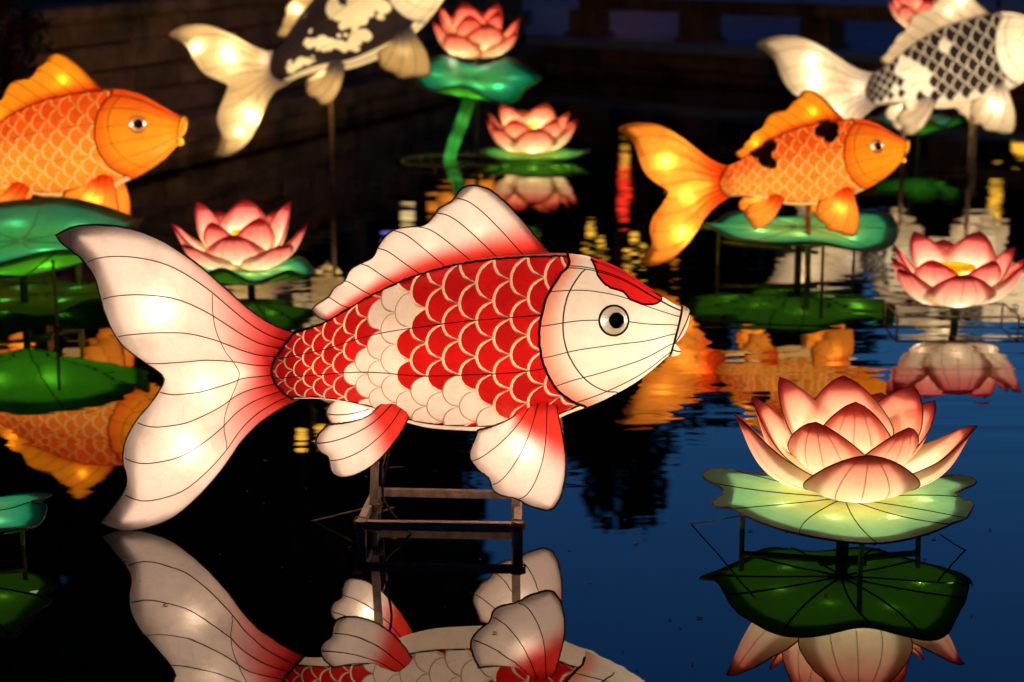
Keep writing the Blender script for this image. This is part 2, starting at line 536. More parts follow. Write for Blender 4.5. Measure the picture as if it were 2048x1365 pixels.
# ------------------------------------------------------------------ far lit lanterns whose light is mirrored in the water
M_POST = plain_material('black_lamp_post', (.02, .02, .022), .5, .4, .3, 20)
def lathe_geo(prof, k=14):
    v, f = [], []
    for (r, z) in prof:
        for j in range(k):
            a = 2 * math.pi * j / k; v.append((r * math.cos(a), r * math.sin(a), z))
    for i in range(len(prof) - 1):
        for j in range(k):
            f.append((i * k + j, i * k + (j + 1) % k, (i + 1) * k + (j + 1) % k, (i + 1) * k + j))
    f.append(tuple(range(k - 1, -1, -1))); f.append(tuple((len(prof) - 1) * k + j for j in range(k)))
    return v, f
def lantern_post(px, D, z0, globes, label, kind='lantern post'):
    x = (px - CX) / F * D * 1.02
    t = empty('lantern_post', (x, D, z0)); tag(t, label, kind)
    top = max(g[1] + g[3] for g in globes) - z0 + .15
    tube('post', [(0, 0, -.1), (0, 0, top)], .035, M_POST, t, 8)
    for (dx, h, r, hh, mat) in globes:
        prof = [(r * .35, -hh), (r * .8, -hh * .8), (r, -hh * .3), (r, hh * .3), (r * .8, hh * .8), (r * .35, hh)]
        v, f = lathe_geo(prof)
        sgn = dx if abs(dx) > .08 else r + .05
        mesh_obj('globe', [(a + sgn, b, c + h - z0) for a, b, c in v], f, mat, t)
        tube('arm', [(0, 0, h - z0 + hh + .04), (sgn, 0, h - z0 + hh + .04), (sgn, 0, h - z0 + hh - .01)], .012, M_POST, t, 5)
E_RED = emit_material('red_lantern_glow', (1.0, .035, .012), 2.40)
E_AMB = emit_material('amber_lantern_glow', (1.0, .50, .04), 2.55)
E_YEL = emit_material('yellow_lantern_glow', (1.0, .50, .05), 3.2)
E_PALE = emit_material('pale_lantern_glow', (1.0, .70, .28), 2.2)
E_ORG = emit_material('orange_lantern_glow', (1.0, .28, .02), 1.80)
E_VIO = emit_material('violet_lantern_glow', (.30, .24, 1.0), 1.20)
lantern_post(1232, 33, .42, [(.1, 2.35, .11, .10, E_RED), (.13, 2.62, .12, .10, E_RED), (.09, 2.88, .11, .10, E_RED), (.12, 3.10, .08, .07, E_RED), (.12, 2.05, .08, .08, E_YEL), (-.45, 3.35, .08, .08, E_YEL), (-.28, 3.62, .07, .07, E_YEL), (.3, 3.5, .08, .08, E_YEL), (.18, 3.9, .07, .07, E_YEL), (-.2, 3.95, .07, .07, E_YEL), (.45, 3.75, .06, .06, E_YEL), (-.55, 3.85, .06, .06, E_YEL), (-.4, 4.2, .07, .07, E_YEL), (.25, 4.3, .07, .07, E_YEL), (.9, 3.0, .09, .26, E_ORG), (1.0, 3.75, .06, .08, E_ORG)],
             'dark post with red lanterns among yellow globes beyond the balustrade')
lantern_post(1965, 33, .42, [(.1, 2.35, .11, .12, E_AMB), (.12, 2.70, .12, .13, E_AMB), (.09, 3.02, .12, .12, E_AMB), (.12, 3.3, .09, .09, E_AMB)], 'dark post with a column of amber globes beyond the balustrade')
lantern_post(2040, 31, .42, [(-.1, 1.62, .18, .17, E_AMB), (.32, 1.6, .16, .19, E_RED), (.1, 1.2, .15, .07, E_YEL)], 'dark post with low amber and red lanterns beyond the balustrade')
lantern_post(830, 31, 1.16, [(-.1, 2.75, .12, .15, E_PALE), (-.12, 3.15, .13, .15, E_PALE), (-.42, 3.25, .11, .17, E_VIO), (.3, 2.65, .09, .1, E_ORG)], 'dark post with pale and violet globes behind the stepped stone wall')
lantern_post(925, 25.5, 1.2, [(.2, 1.5, .22, .26, E_ORG), (-.22, 1.62, .12, .18, E_ORG)], 'short post with two orange lanterns at the end of the stepped stone wall')
lantern_post(620, 24, 1.16, [(.1, 4.45, .09, .10, E_YEL), (-.15, 4.6, .07, .08, E_YEL)], 'tall post with two yellow globes behind the stepped stone wall')

# ------------------------------------------------------------------ fish lantern
def P(l): return [tuple(p) for p in l]
TOP = [(560, 676), (585, 668), (650, 645), (700, 616), (760, 582), (830, 551), (920, 526), (1000, 515), (1070, 511), (1130, 511), (1180, 518), (1240, 541), (1300, 580), (1340, 606), (1368, 619)]
BOT = [(560, 796), (590, 797), (640, 797), (700, 806), (760, 823), (820, 845), (870, 855), (950, 859), (1020, 857), (1090, 845), (1140, 824), (1200, 801), (1260, 770), (1300, 742), (1340, 708), (1368, 696)]
WID = [(540, .045), (600, .058), (700, .098), (800, .138), (900, .165), (1000, .178), (1080, .176), (1150, .166), (1220, .140), (1280, .108), (1330, .072), (1368, .050)]
def interp_tab(tab):
    c = curve_pts(tab, 200)
    return lambda x: float(np.interp(x, c[:, 0], c[:, 1]))
f_top, f_bot, f_wid = interp_tab(TOP), interp_tab(BOT), interp_tab(WID)
KX, KZ, OX, OZ = 625.0, 604.0, 850.0, 700.0
TS = math.tan(R(15))
def LX(px): return (px - OX) / KX
def LZ(py): return (OZ - py) / KZ
def surf(px, q, off=0.0, side=-1):
    """body surface: px along the body, q 0 = back ridge .. 1 = keel; local metres"""
    top, bot = f_top(px), f_bot(px)
    ph = math.acos(max(-1, min(1, 1 - 2 * q)))
    w = f_wid(px); hz = (bot - top) / 2 / KZ
    s, c = math.sin(ph) ** .9 if math.sin(ph) > 0 else 0.0, math.cos(ph)
    y, z = w * s, hz * c
    ny, nz = (y / (w * w), z / (hz * hz))
    L = math.hypot(ny, nz) or 1.0
    return Vector((LX(px), side * (y + off * ny / L), LZ((top + bot) / 2) + z + off * nz / L))
def px2q(px, py):
    """which q appears at photo pixel row py (the near flank bulges towards the viewer)"""
    best, bq = 1e9, 0
    for q in np.linspace(0, 1, 101):
        p = surf(px, q)
        ap = OZ - (p.z - TS * abs(p.y) ) * KZ
        if abs(ap - py) < best: best, bq = abs(ap - py), q
    return bq
GILL = [(1133, 511), (1136, 535), (1122, 556), (1103, 582), (1086, 620), (1078, 660), (1078, 700), (1088, 740), (1104, 770), (1122, 790), (1150, 806), (1175, 812)]
_g = curve_pts(GILL, 40)
_gq = [(px2q(x, y), x) for x, y in _g]
_gq[0] = (0.0, 1133.0); _gq[-1] = (1.0, 1176.0)
_gq.sort()
def gillx(q): return float(np.interp(q, [a for a, b in _gq], [b for a, b in _gq]))
def tailx(q): return 592 - 46 * math.sin(math.pi * q) ** .8 if 0 < q < 1 else 592
def nosex(q): return 1362 - 24 * q
QLOW = .93
HEADQ = [.05] + [px2q(x, y) for x, y in ((1150, 545), (1130, 590), (1150, 648), (1110, 714), (1150, 760))] + [.90]
_xs = np.linspace(535, 1200, 400)
_r = np.array([33.0 * (((f_bot(x) - f_top(x)) / 2) / 168.0) ** .6 for x in _xs])
_s = np.concatenate([[0], np.cumsum((_xs[1] - _xs[0]) / ((_r[1:] + _r[:-1]) / 2))])

def z2px(o, s):          # helper for outlines read from an enlarged view
    return lambda l: [(x / s + o[0], y / s + o[1]) for x, y in l]
za = z2px((600, 360), 2.4976)
zb = z2px((580, 760), 2.256)
TAIL = dict(root=[(592, 668), (560, 700), (547, 735), (562, 772), (594, 799)],
            c0=[(592, 668), (545, 650), (500, 620), (455, 580), (400, 532), (335, 488), (280, 466), (215, 456), (160, 460), (124, 476)],
            c1=[(594, 799), (560, 815), (515, 845), (475, 885), (435, 940), (385, 995), (330, 1040), (270, 1062), (225, 1066), (184, 1050)],
            out=[(124, 476), (135, 493), (170, 520), (195, 555), (206, 600), (214, 630), (228, 665), (250, 695), (285, 722), (326, 753), (318, 778), (296, 808), (262, 848), (242, 885), (236, 925), (243, 960), (235, 985), (212, 1015), (184, 1050)])
DORS = dict(root=[(655, 643), (700, 616), (760, 583), (830, 552), (920, 527), (1000, 516), (1098, 511)],
            c0=[(655, 643), (642, 638), (628, 626)],
            c1=[(1098, 511), (1075, 483), (1045, 448), (1008, 410), (978, 388), (950, 380)],
            out=za([(70, 664), (66, 648), (90, 625), (150, 590), (172, 552), (190, 536), (228, 515), (250, 470), (272, 448), (310, 428), (372, 398), (398, 345), (440, 290), (490, 260), (550, 252), (625, 243), (668, 205), (705, 158), (760, 130), (795, 85), (830, 56), (874, 50)]))
PECT = dict(root=zb([(1050, 125), (1120, 92), (1196, 102)]),
            c0=zb([(1050, 125), (1005, 170), (930, 205), (850, 228)]),
            c1=zb([(1196, 102), (1215, 200), (1234, 300), (1240, 400), (1222, 510), (1190, 570), (1155, 584)]),
            out=zb([(850, 228), (828, 290), (815, 345), (850, 400), (900, 440), (918, 492), (960, 516), (1020, 530), (1080, 562), (1155, 584)]))
PELV = dict(root=zb([(420, 108), (480, 105), (545, 150)]),
            c0=zb([(420, 108), (360, 165), (280, 192), (190, 204)]),
            c1=zb([(545, 150), (510, 225), (455, 305), (385, 378), (305, 425), (240, 438)]),
            out=zb([(190, 204), (145, 250), (135, 285), (150, 320), (188, 348), (195, 395), (212, 425), (240, 438)]))

def coons(d, nu, nv):
    r, o_ = curve_pts(d['root'], nu), curve_pts(d['out'], nu)
    a, b = curve_pts(d['c0'], nv), curve_pts(d['c1'], nv)
    G = np.zeros((nu, nv, 2))
    for i in range(nu):
        u = i / (nu - 1)
        for j in range(nv):
            v = j / (nv - 1)
            G[i, j] = ((1 - v) * r[i] + v * o_[i] + (1 - u) * a[j] + u * b[j]
                       - ((1 - u) * (1 - v) * r[0] + u * (1 - v) * r[-1] + (1 - u) * v * o_[0] + u * v * o_[-1]))
    return G

FIN_GRID = {'tail': coons(TAIL, 61, 41), 'dorsal': coons(DORS, 65, 25), 'pect': coons(PECT, 33, 25), 'pelv': coons(PELV, 33, 25)}

def fin(parent, name, key, thick, root_thick, shift, cfun, ribs, wmat, emat, mirror=1, cross=None, panel=None, G=None, wire_r=.0019, edge_r=.0033):
    """pillow of silk on an outline of wire; shift(u, v) moves it off the fish's middle plane"""
    G = FIN_GRID[key] if G is None else G
    nu, nv = G.shape[:2]
    def T(u, v):
        e = max(0.0, math.sin(math.pi * u)) ** .5
        q = .86 + .14 * abs(math.sin(math.pi * u * (ribs + 1)))
        tip = math.sqrt(max(0.0, 1 - v ** 2.2))
        return (root_thick * (1 - v) ** 2 + thick * (1 - (1 - v) ** 2)) * e * tip * q
    def pt(u, v, s):
        i, j = u * (nu - 1), v * (nv - 1)
        i0, j0 = min(int(i), nu - 2), min(int(j), nv - 2)
        fi, fj = i - i0, j - j0
        g = (G[i0, j0] * (1 - fi) * (1 - fj) + G[i0 + 1, j0] * fi * (1 - fj) + G[i0, j0 + 1] * (1 - fi) * fj + G[i0 + 1, j0 + 1] * fi * fj)
        sh_ = shift(u, v)
        return Vector((LX(g[0]), -(sh_) * mirror + s * T(u, v), LZ(g[1]) + TS * sh_ * (1 if sh_ else 0)))
    V, Fc, Cc = [], [], []
    for s in (-1, 1):
        base = len(V)
        for i in range(nu):
            for j in range(nv):
                u, v = i / (nu - 1), j / (nv - 1)
                V.append(pt(u, v, s)); Cc.append(cfun(u, v))
        for i in range(nu - 1):
            for j in range(nv - 1):
                a = base + i * nv + j
                q = (a, a + nv, a + nv + 1, a + 1)
                Fc.append(q if s < 0 else q[::-1])
    fo = mesh_obj(name, V, Fc, M_FAB, parent, colors=Cc)
    if panel:                                     # glowing sheet added between the silk layers to even out the glow
        nu2, nv2 = 12, 8
        V2, F2 = [], []
        for i in range(nu2):
            for j in range(nv2):
                V2.append(pt(.03 + .94 * i / (nu2 - 1), .06 + .87 * j / (nv2 - 1), 0))
        for i in range(nu2 - 1):
            for j in range(nv2 - 1):
                a = i * nv2 + j; F2.append((a, a + nv2, a + nv2 + 1, a + 1))
        mesh_obj('fill_light_sheet', V2, F2, panel, fo)
    n = 26
    for k in range(1, ribs + 1):
        u = k / (ribs + 1)
        g = Geo()
        for s in (-1, 1):
            pts = [pt(u, v, s) + Vector((0, s * wire_r * .6, 0)) for v in np.linspace(.0, .985, n)]
            g.add(tube_geo(pts, wire_r, 4))
        g.build('rib_wire', wmat, fo)
    if cross:
        g = Geo()
        g.add(tube_geo([pt(u, cross + .05 * math.sin(u * 9), -1) + Vector((0, -wire_r * .4, 0)) for u in np.linspace(.12, .88, 30)], wire_r * .8, 4))
        g.build('cross_wire', wmat, fo)
    ring = [pt(0, v, 0) for v in np.linspace(0, 1, 36)] + [pt(u, 1, 0) for u in np.linspace(0, 1, 60)[1:]] + [pt(1, v, 0) for v in np.linspace(1, 0, 36)[1:]]
    ring = [p + Vector((random.uniform(-1, 1), 0, random.uniform(-1, 1))) * .0012 for p in ring]
    tube('edge_cord', ring, edge_r, emat, fo, 5)
    return fo, pt

def inpoly(p, poly):
    x, y = p; c = False
    for i in range(len(poly)):
        (x1, y1), (x2, y2) = poly[i - 1], poly[i]
        if (y1 > y) != (y2 > y) and x < (x2 - x1) * (y - y1) / (y2 - y1) + x1: c = not c
    return c

def grid_patch(name, parent, fn, cf, na, nb, flip=False, mat=None):
    V, Cc, Fc = [], [], []
    for i in range(na):
        for j in range(nb):
            a, b = i / (na - 1), j / (nb - 1)
            V.append(fn(a, b)); Cc.append(cf(a, b))
    for i in range(na - 1):
        for j in range(nb - 1):
            k = i * nb + j
            q = (k, k + nb, k + nb + 1, k + 1)
            Fc.append(q[::-1] if flip else q)
    return mesh_obj(name, V, Fc, mat or M_FAB, parent, colors=Cc)

_cosv = np.array([-1, -.93, -.82, -.6, -.3, 0, .3, .6, .82, .93, 1.0])
def scale_cell(parent, ci, cj, face, rim, rimw):
    """one scallop: rounded towards the tail, cusp towards the head"""
    s0 = float(ci); t0 = 2.0 * cj + (ci % 2)
    V, Fc, Cc = [], [], []
    xs_c = float(np.interp(s0, _s, _xs)); ok = 0
    rows = []
    for v in _cosv:
        v = float(v)
        sl = -math.sqrt(max(0, 1 - v * v))
        sr = 1 - math.sqrt(max(0, 1 - (1 - abs(v)) ** 2)) + .03
        ri = 1 - rimw
        si = .05 - math.sqrt(max(0, ri * ri - v * v)) if abs(v) < ri else sr * .6
        si = min(max(si, sl), sr)
        row = []
        for k, (sv, off) in enumerate(((sl, .0055), (si, .0048), (si * .5 + sr * .5, .0030), (sr, .0008))):
            x = float(np.interp(s0 + sv, _s, _xs))
            rr = float(np.interp(x, _xs, _r))
            yy = (f_top(x) + f_bot(x)) / 2 + (t0 + v) * rr
            q = (yy - f_top(x)) / (f_bot(x) - f_top(x))
            if .02 < q < QLOW and tailx(q) < x < gillx(q): ok += 1
            q = min(QLOW + .004, max(.012, q))
            x = min(gillx(q) + 1.0, max(tailx(q) - 1.0, x))
            row.append(surf(x, q, off))
        rows.append(row)
    if ok < 4: return None
    for row in rows: V += row
    for i in range(len(rows) - 1):
        for k in range(3):
            a = i * 4 + k
            Fc.append((a, a + 1, a + 5, a + 4)); Cc.append(rim if k == 0 else face)
    return mesh_obj('scale', V, Fc, M_FAB, parent, corner=Cc)

WHITE_POLYS = [
    za([(440, 590), (600, 540), (590, 570), (520, 640), (590, 690), (505, 840), (540, 910), (480, 980), (485, 1030), (520, 1120), (340, 1150), (300, 1060), (270, 980), (275, 930), (330, 830), (380, 680)]),
    za([(530, 1085), (610, 985), (720, 1000), (830, 1065), (880, 1050), (960, 1110), (1090, 1150), (900, 1230), (520, 1230)])]

def make_fish(name, label, pal, px, py, d, size, rot, yaw=0.0, detail=True, group=None, poles=None, lamp=1.0):
    """px, py: photo pixel of the design origin; size: design pixels -> photo pixels; rot: nose-up angle"""
    loc, t = at_depth(px, py, d)
    s = size * KX * t / F
    root = empty(name, loc, (0, -rot, yaw), s)
    tag(root, label, 'fish lantern', group)
    W = pal['wire']; SE = pal['seam']; ED = pal['edge']
    lt = lamp * s * s
    # ---- skin: belly, far flank, head
    bel, hd, far = pal['belly'], pal['head'], pal['far']
    grid_patch('belly', root, lambda a, b: surf(tailx(QLOW + (1 - QLOW) * b) * (1 - a) + gillx(QLOW + (1 - QLOW) * b) * a, QLOW + (1 - QLOW) * b), lambda a, b: bel, 60, 6)
    def farfn(a, b):
        return surf(tailx(b) * (1 - a) + gillx(b) * a, b, 0, 1)
    grid_patch('far_flank', root, farfn, lambda a, b: bel if b > .85 else far, 44, 28, True)
    patch = pal.get('patch')
    pp = curve_pts(za([(1445, 405), (1462, 440), (1484, 505), (1535, 556), (1610, 582), (1640, 615), (1700, 634), (1760, 634), (1795, 612), (1806, 580), (1810, 500), (1700, 420), (1600, 360), (1500, 340), (1447, 380), (1445, 405)]), 80) if patch else None
    ppoly = [tuple(p) for p in pp] if patch else None
    gl = pal['gill']
    def headfn(a, b): return surf(gillx(b) * (1 - a) + nosex(b) * a, b)
    def headcol(a, b):
        p = headfn(a, b)
        x = gillx(b) * (1 - a) + nosex(b) * a
        ap = (x, OZ - (p.z - TS * abs(p.y)) * KZ)
        c = mixc(gl, hd, sstep(0, .16 + .12 * b, a))
        if pal.get('head_top'): c = mixc(pal['head_top'], c, sstep(0.0, .26, b))
        if patch and (inpoly(ap, ppoly)): c = patch
        return c
    grid_patch('head', root, headfn, headcol, 110, 90)
    grid_patch('far_cheek', root, lambda a, b: surf(gillx(b) * (1 - a) + nosex(b) * a, b, 0, 1), lambda a, b: hd, 40, 30, True)
    if patch:
        pts = []
        for x, y in pp:
            if y < f_top(x) + 1: continue
            q = px2q(min(x, 1360), y); pts.append(surf(x, q, .003))
        tube('patch_cord', pts, .0035, SE, root, 4)
    # ---- flank
    if pal['mode'] == 'scales':
        for ci in range(1, int(_s[-1]) + 1):
            for cj in range(-5, 6):
                x = float(np.interp(ci - .2, _s, _xs)); rr = float(np.interp(x, _xs, _r))
                yy = (f_top(x) + f_bot(x)) / 2 + (2 * cj + ci % 2) * rr
                q = min(1, max(0, (yy - f_top(x)) / (f_bot(x) - f_top(x))))
                p = surf(x, q); ap = (x, OZ - (p.z - TS * abs(p.y)) * KZ)
                face, rim, rw = pal['scale'](ap, q, (ci * 7 + cj * 13) % 17 / 17.0)
                scale_cell(root, ci, cj, face, rim, rw)
    else:
        def fl(a, b):
            q = QLOW * b
            return surf(tailx(q) * (1 - a) + gillx(q) * a, q)
        grid_patch('flank', root, fl, pal['flank'], 190, 100)
    # ---- body wires and seams
    for q in (.30, .60):
        tube('body_wire', [surf(tailx(q) + (gillx(q) - tailx(q)) * a, q, .0075) for a in np.linspace(0, 1, 40)], .0018, W, root, 4)
    tube('keel_wire', [surf(tailx(QLOW) + (gillx(QLOW) - tailx(QLOW)) * a, QLOW, .003) for a in np.linspace(0, 1, 50)], .0028, W, root, 4)
    for q in HEADQ:
        tube('head_wire', [surf(gillx(q) + (nosex(q) - gillx(q)) * a, q, .001) for a in np.linspace(0, 1, 26)], .0019, W, root, 4)
    tube('head_ring', [surf(gillx(q) + 34 + 30 * q, q, .001) for q in np.linspace(.06, .97, 40)], .0024, W, root, 4)
    tube('gill_seam', [surf(gillx(q), q, .004) + Vector((random.uniform(-1, 1) * .0012, 0, 0)) for q in np.linspace(0, .985, 60)], .0046, SE, root, 5)
    tube('back_seam', [surf(x, 0.012, .004) + Vector((0, 0, random.uniform(-1, 1) * .0015)) for x in np.linspace(592, 1133, 70)], .0050, SE, root, 5)
    tube('tail_seam', [surf(tailx(q), q, .004) for q in np.linspace(0, 1, 30)], .0050, SE, root, 5)
    # ---- eye
    qe = px2q(1222, 648); ce = surf(1222, qe, .0)
    nn = (surf(1222, qe, .02) - ce).normalized()
    nn = (nn + Vector((.22, 0, 0))).normalized()
    ux = Vector((0, 0, 1)).cross(nn).normalized(); uy = nn.cross(ux)
    def dome(c, r, hgt, name, par, matc, colr=None, rings=5, k=26):
        V, Fc = [c + nn * hgt], []
        for i in range(1, rings + 1):
            a = i / rings * math.pi / 2
            for j in range(k):
                b = 2 * math.pi * j / k
                V.append(c + (ux * math.cos(b) + uy * math.sin(b)) * r * math.sin(a) + nn * hgt * math.cos(a))
        for j in range(k): Fc.append((0, 1 + j, 1 + (j + 1) % k))
        for i in range(rings - 1):
            for j in range(k):
                a, b = 1 + i * k + j, 1 + i * k + (j + 1) % k
                Fc.append((a, a + k, b + k, b))
        return mesh_obj(name, V, Fc, matc, par, colors=[colr] * len(V) if colr else None)
    eye = dome(ce, .0455, .020, 'eye', root, M_FAB, pal['eye'])
    bulb(root, ce + nn * .010 + ux * .036, lt * .03, WARM, .004); bulb(root, ce + nn * .010 - ux * .036, lt * .03, WARM, .004)  # two small lights added under the dome to brighten the eye
    eye['label'] = 'round white eye with black pupil'
    tube('eye_rim', [ce + (ux * math.cos(b) + uy * math.sin(b)) * .0465 + nn * .003 for b in np.linspace(0, 2 * math.pi, 40)[:-1]], .0042 if pal['mode'] == 'scales' and size > .9 else .003, W, eye, 5, True)
    pc = ce + nn * .0155 + ux * .005
    pu = dome(pc, .0255, .012, 'pupil', eye, M_PUPIL)
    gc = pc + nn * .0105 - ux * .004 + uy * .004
    dome(gc, .0062, .003, 'painted_glint', eye, M_FAB, (.95, .93, .9), 3, 12)  # eye highlight put in as a small white dome
    # ---- lips
    def lip(pa, pb, rad, wid, name):
        a, b = Vector((LX(pa[0]), 0, LZ(pa[1]))), Vector((LX(pb[0]), 0, LZ(pb[1])))
        V, Fc = [], []
        nseg, k = 14, 14
        ax = (b - a); L = ax.length; ax.normalize(); sd = ax.cross(Vector((0, 1, 0)))
        for i in range(nseg + 1):
            tt = i / nseg
            pr = max(.02, math.sin(math.pi * (0.04 + .92 * tt))) ** .6
            for j in range(k):
                an = 2 * math.pi * j / k
                V.append(a + ax * L * tt + sd * math.cos(an) * rad * pr + Vector((0, 1, 0)) * math.sin(an) * wid * pr)
        for i in range(nseg):
            for j in range(k):
                q0, q1 = i * k + j, i * k + (j + 1) % k
                Fc.append((q0, q1, q1 + k, q0 + k))
        Fc.append(tuple(range(k))); Fc.append(tuple(nseg * k + j for j in range(k)))
        lo = mesh_obj(name, V, Fc, M_FAB, root, colors=[pal['lip']] * len(V))
        for i in (2, nseg - 2) if False else ():
            pass
        rim = [a + ax * L * tt - Vector((0, 1, 0)) * (wid * max(.02, math.sin(math.pi * (0.04 + .92 * tt))) ** .6 + .001) * .92 + sd * rad * .38 for tt in np.linspace(0.02, .98, 16)]
        tube('lip_wire', rim, .0022, W, lo, 4)
        bulb(root, (a + b) / 2, lt * .13, WARM, .010)  # light added inside the closed lip to brighten it
    lip((1372, 618), (1338, 688), .030, .052, 'upper_lip')
    lip((1324, 692), (1360, 706), .020, .044, 'lower_lip')
    tube('muzzle_seam', [surf(nosex(q), q, .003) for q in np.linspace(0.0, 1, 24)], .0036, W, root, 5)
    # ---- fins
    PN = pal['panel']
    ts, ta = pal.get('tail_tf', (1.0, 0.0))
    def tail_xy(x, y):
        dx, dy = (x - 575) * ts, (y - 735) * ts
        return 575 + dx * math.cos(ta) + dy * math.sin(ta), 735 - dx * math.sin(ta) + dy * math.cos(ta)
    TG = FIN_GRID['tail']
    if ts != 1.0 or ta:
        TG = TG.copy(); nvv = TG.shape[1]
        for i in range(TG.shape[0]):
            for j in range(nvv):
                w = sstep(0, .12, j / (nvv - 1)); p = TG[i, j].copy(); q = tail_xy(*p)
                TG[i, j] = (p[0] * (1 - w) + q[0] * w, p[1] * (1 - w) + q[1] * w)
    tl, tp = fin(root, 'tail_fin', 'tail', .068, .052, lambda u, v: 0.0, pal['tail'], 8, W, ED, cross=.36, panel=PN, G=TG)
    dl, dp = fin(root, 'dorsal_fin', 'dorsal', .034, .020, lambda u, v: 0.0, pal['dorsal'], 8, W, ED, panel=PN)
    for mir in (1, -1):
        fin(root, 'pectoral_fin', 'pect', .040, .030, lambda u, v: .115 + .10 * v, pal['fin'], 3, W, ED, mirror=mir, panel=pal.get('pect_panel', PN))
        fin(root, 'pelvic_fin', 'pelv', .036, .026, lambda u, v: .085 + .10 * v, pal['fin'], 2, W, ED, mirror=mir, panel=PN)
    # ---- bulbs inside the silk
    for x in (640, 720, 810, 900, 990, 1080, 1160, 1240, 1300):
        top, bot = f_top(x), f_bot(x)
        hz = (bot - top) / 2 / KZ
        bulb(root, (LX(x), 0, LZ((top + bot) / 2) - hz * .10), lt * pal['body_w'] * (hz / .28) ** 1.1, pal.get('light', WARM), .04)
    for (x, y, w) in pal['tail_b']:
        x, y = tail_xy(x, y)
        bulb(root, (LX(x), 0, LZ(y)), lt * w, pal.get('light', WARM), .02)
    for (x, y, w) in pal['dors_b']:
        bulb(root, (LX(x), 0, LZ(y)), lt * w, pal.get('light', WARM), .02)
    for mir in (1, -1):
        yy = -mir * .165
        bulb(root, (LX(1046), yy, LZ(895) + TS * .165), lt * .55 * pal['fin_w'] * pal.get('pect_w', 1.0), pal.get('light', WARM), .02)
        bulb(root, (LX(722), yy + mir * .03, LZ(885) + TS * .135), lt * .45 * pal['fin_w'], pal.get('light', WARM), .02)
    # ---- poles into the water
    for k, (pxx, lean) in enumerate(poles or []):
        a = surf(pxx, .985); a.y = 0
        M = Matrix.Translation(loc) @ Matrix.Rotation(yaw, 4, 'Z') @ Matrix.Rotation(-rot, 4, 'Y') @ Matrix.Scale(s, 4)
        aw = M @ a; bw = Vector((aw.x + lean, aw.y, -.3))
        Mi = M.inverted()
        tube('support_pole', [Mi @ aw, Mi @ bw], .017 / s, pal.get('pole', M_RUST), root, 8)
    return root

# palettes (real cloth colours; bulbs and added glowing sheets light it from inside)
P_PETAL = panel_material('petal_fill_sheet', (1.0, .76, .50), 1.75)
P_PAD = panel_material('pad_fill_sheet', (1.0, .88, .50), .95)
P_WHITE = panel_material('warm_white_fill_sheet', (1.0, .71, .50), 2.0)
P_ORANGE = panel_material('warm_fill_sheet', (1.0, .76, .48), 1.6)
P_CREAM = panel_material('cream_fill_sheet', (1.0, .72, .44), 1.15)
P_GOLD = panel_material('golden_fill_sheet', (1.0, .68, .34), .95)
CWH = (.87, .775, .745); CRD = (.72, .022, .018); CCR = (.90, .80, .60)
def main_scale(ap, q, rnd):
    if any(inpoly(ap, p) for p in WHITE_POLYS): return (.84, .78, .73), (.50, .36, .20), .035
    k = .85 + .3 * rnd
    return (.54 * k, .010 * k, .010 * k), (.90, .78, .56), .12
PAL_RED = dict(mode='scales', wire=M_WIRE, seam=M_REDWIRE, edge=M_CORD, belly=(.86, .78, .68), head=(.86, .81, .76), far=(.6, .1, .08), gill=(.80, .30, .22),
               patch=(.66, .014, .012), eye=(.85, .82, .74), lip=(.86, .78, .70), scale=main_scale,
               tail=lambda u, v: mixc(CRD, CWH, sstep(.0, .34 + .34 * abs(u - .5) * 2 * (1 if u < .9 else .9), v)),
               dorsal=lambda u, v: mixc((.80, .05, .035), CWH, sstep(.08, .5, v)),
               fin=lambda u, v: mixc((.80, .05, .035), CWH, sstep(.12 + .2 * u, .42 + .25 * u, v)),
               body_w=1.2, dors_b=[(960, 470, .05), (860, 500, .05), (740, 560, .04)], fin_w=1.5, panel=P_WHITE,
               tail_b=[(325, 610, .95), (410, 765, .6), (375, 890, .8), (490, 735, .25)])
ORG, ORD, YEL = (.92, .34, .03), (.85, .10, .012), (.95, .60, .22)
def or_scale(ap, q, rnd):
    k = .9 + .2 * rnd
    c = mixc((.88, .12, .010), (.94, .38, .030), sstep(.05, .75, q))
    return tuple(v * k for v in c), mixc((.96, .55, .15), (.98, .76, .36), sstep(.05, .6, q)), .15
def or_fin(u, v): return mixc((.82, .075, .006), (.93, .37, .045), sstep(.05, .5, v))
PAL_ORG = dict(mode='scales', wire=M_ORWIRE, seam=M_ORWIRE, edge=M_ORWIRE, belly=(.95, .70, .36), head=(.92, .33, .018), far=(.9, .3, .04), gill=(.88, .17, .01),
               head_top=(.85, .11, .012), eye=(.9, .85, .75), lip=(.95, .58, .06), scale=or_scale, tail=or_fin, dorsal=lambda u, v: mixc((.84, .11, .008), (.93, .37, .018), sstep(.02, .35, v)), fin=or_fin,
               body_w=1.05, dors_b=[(965, 470, .5), (715, 580, .45)], fin_w=2.4, panel=P_ORANGE,
               tail_b=[(325, 625, 4.5), (405, 775, 3.0), (375, 930, 4.5), (500, 735, 1.4)])
def bw_scale(ap, q, rnd):
    x, y = ap
    if (660 < x < 800 and y > 640 and rnd > .5) or (700 < x < 760 and y > 640) or q > .86 or (880 < x < 930 and 610 < y < 650):
        return (.86, .80, .70), (.80, .72, .60), .04
    return (.020, .016, .018), (.80, .74, .64), .14
CRM = (.88, .80, .66)
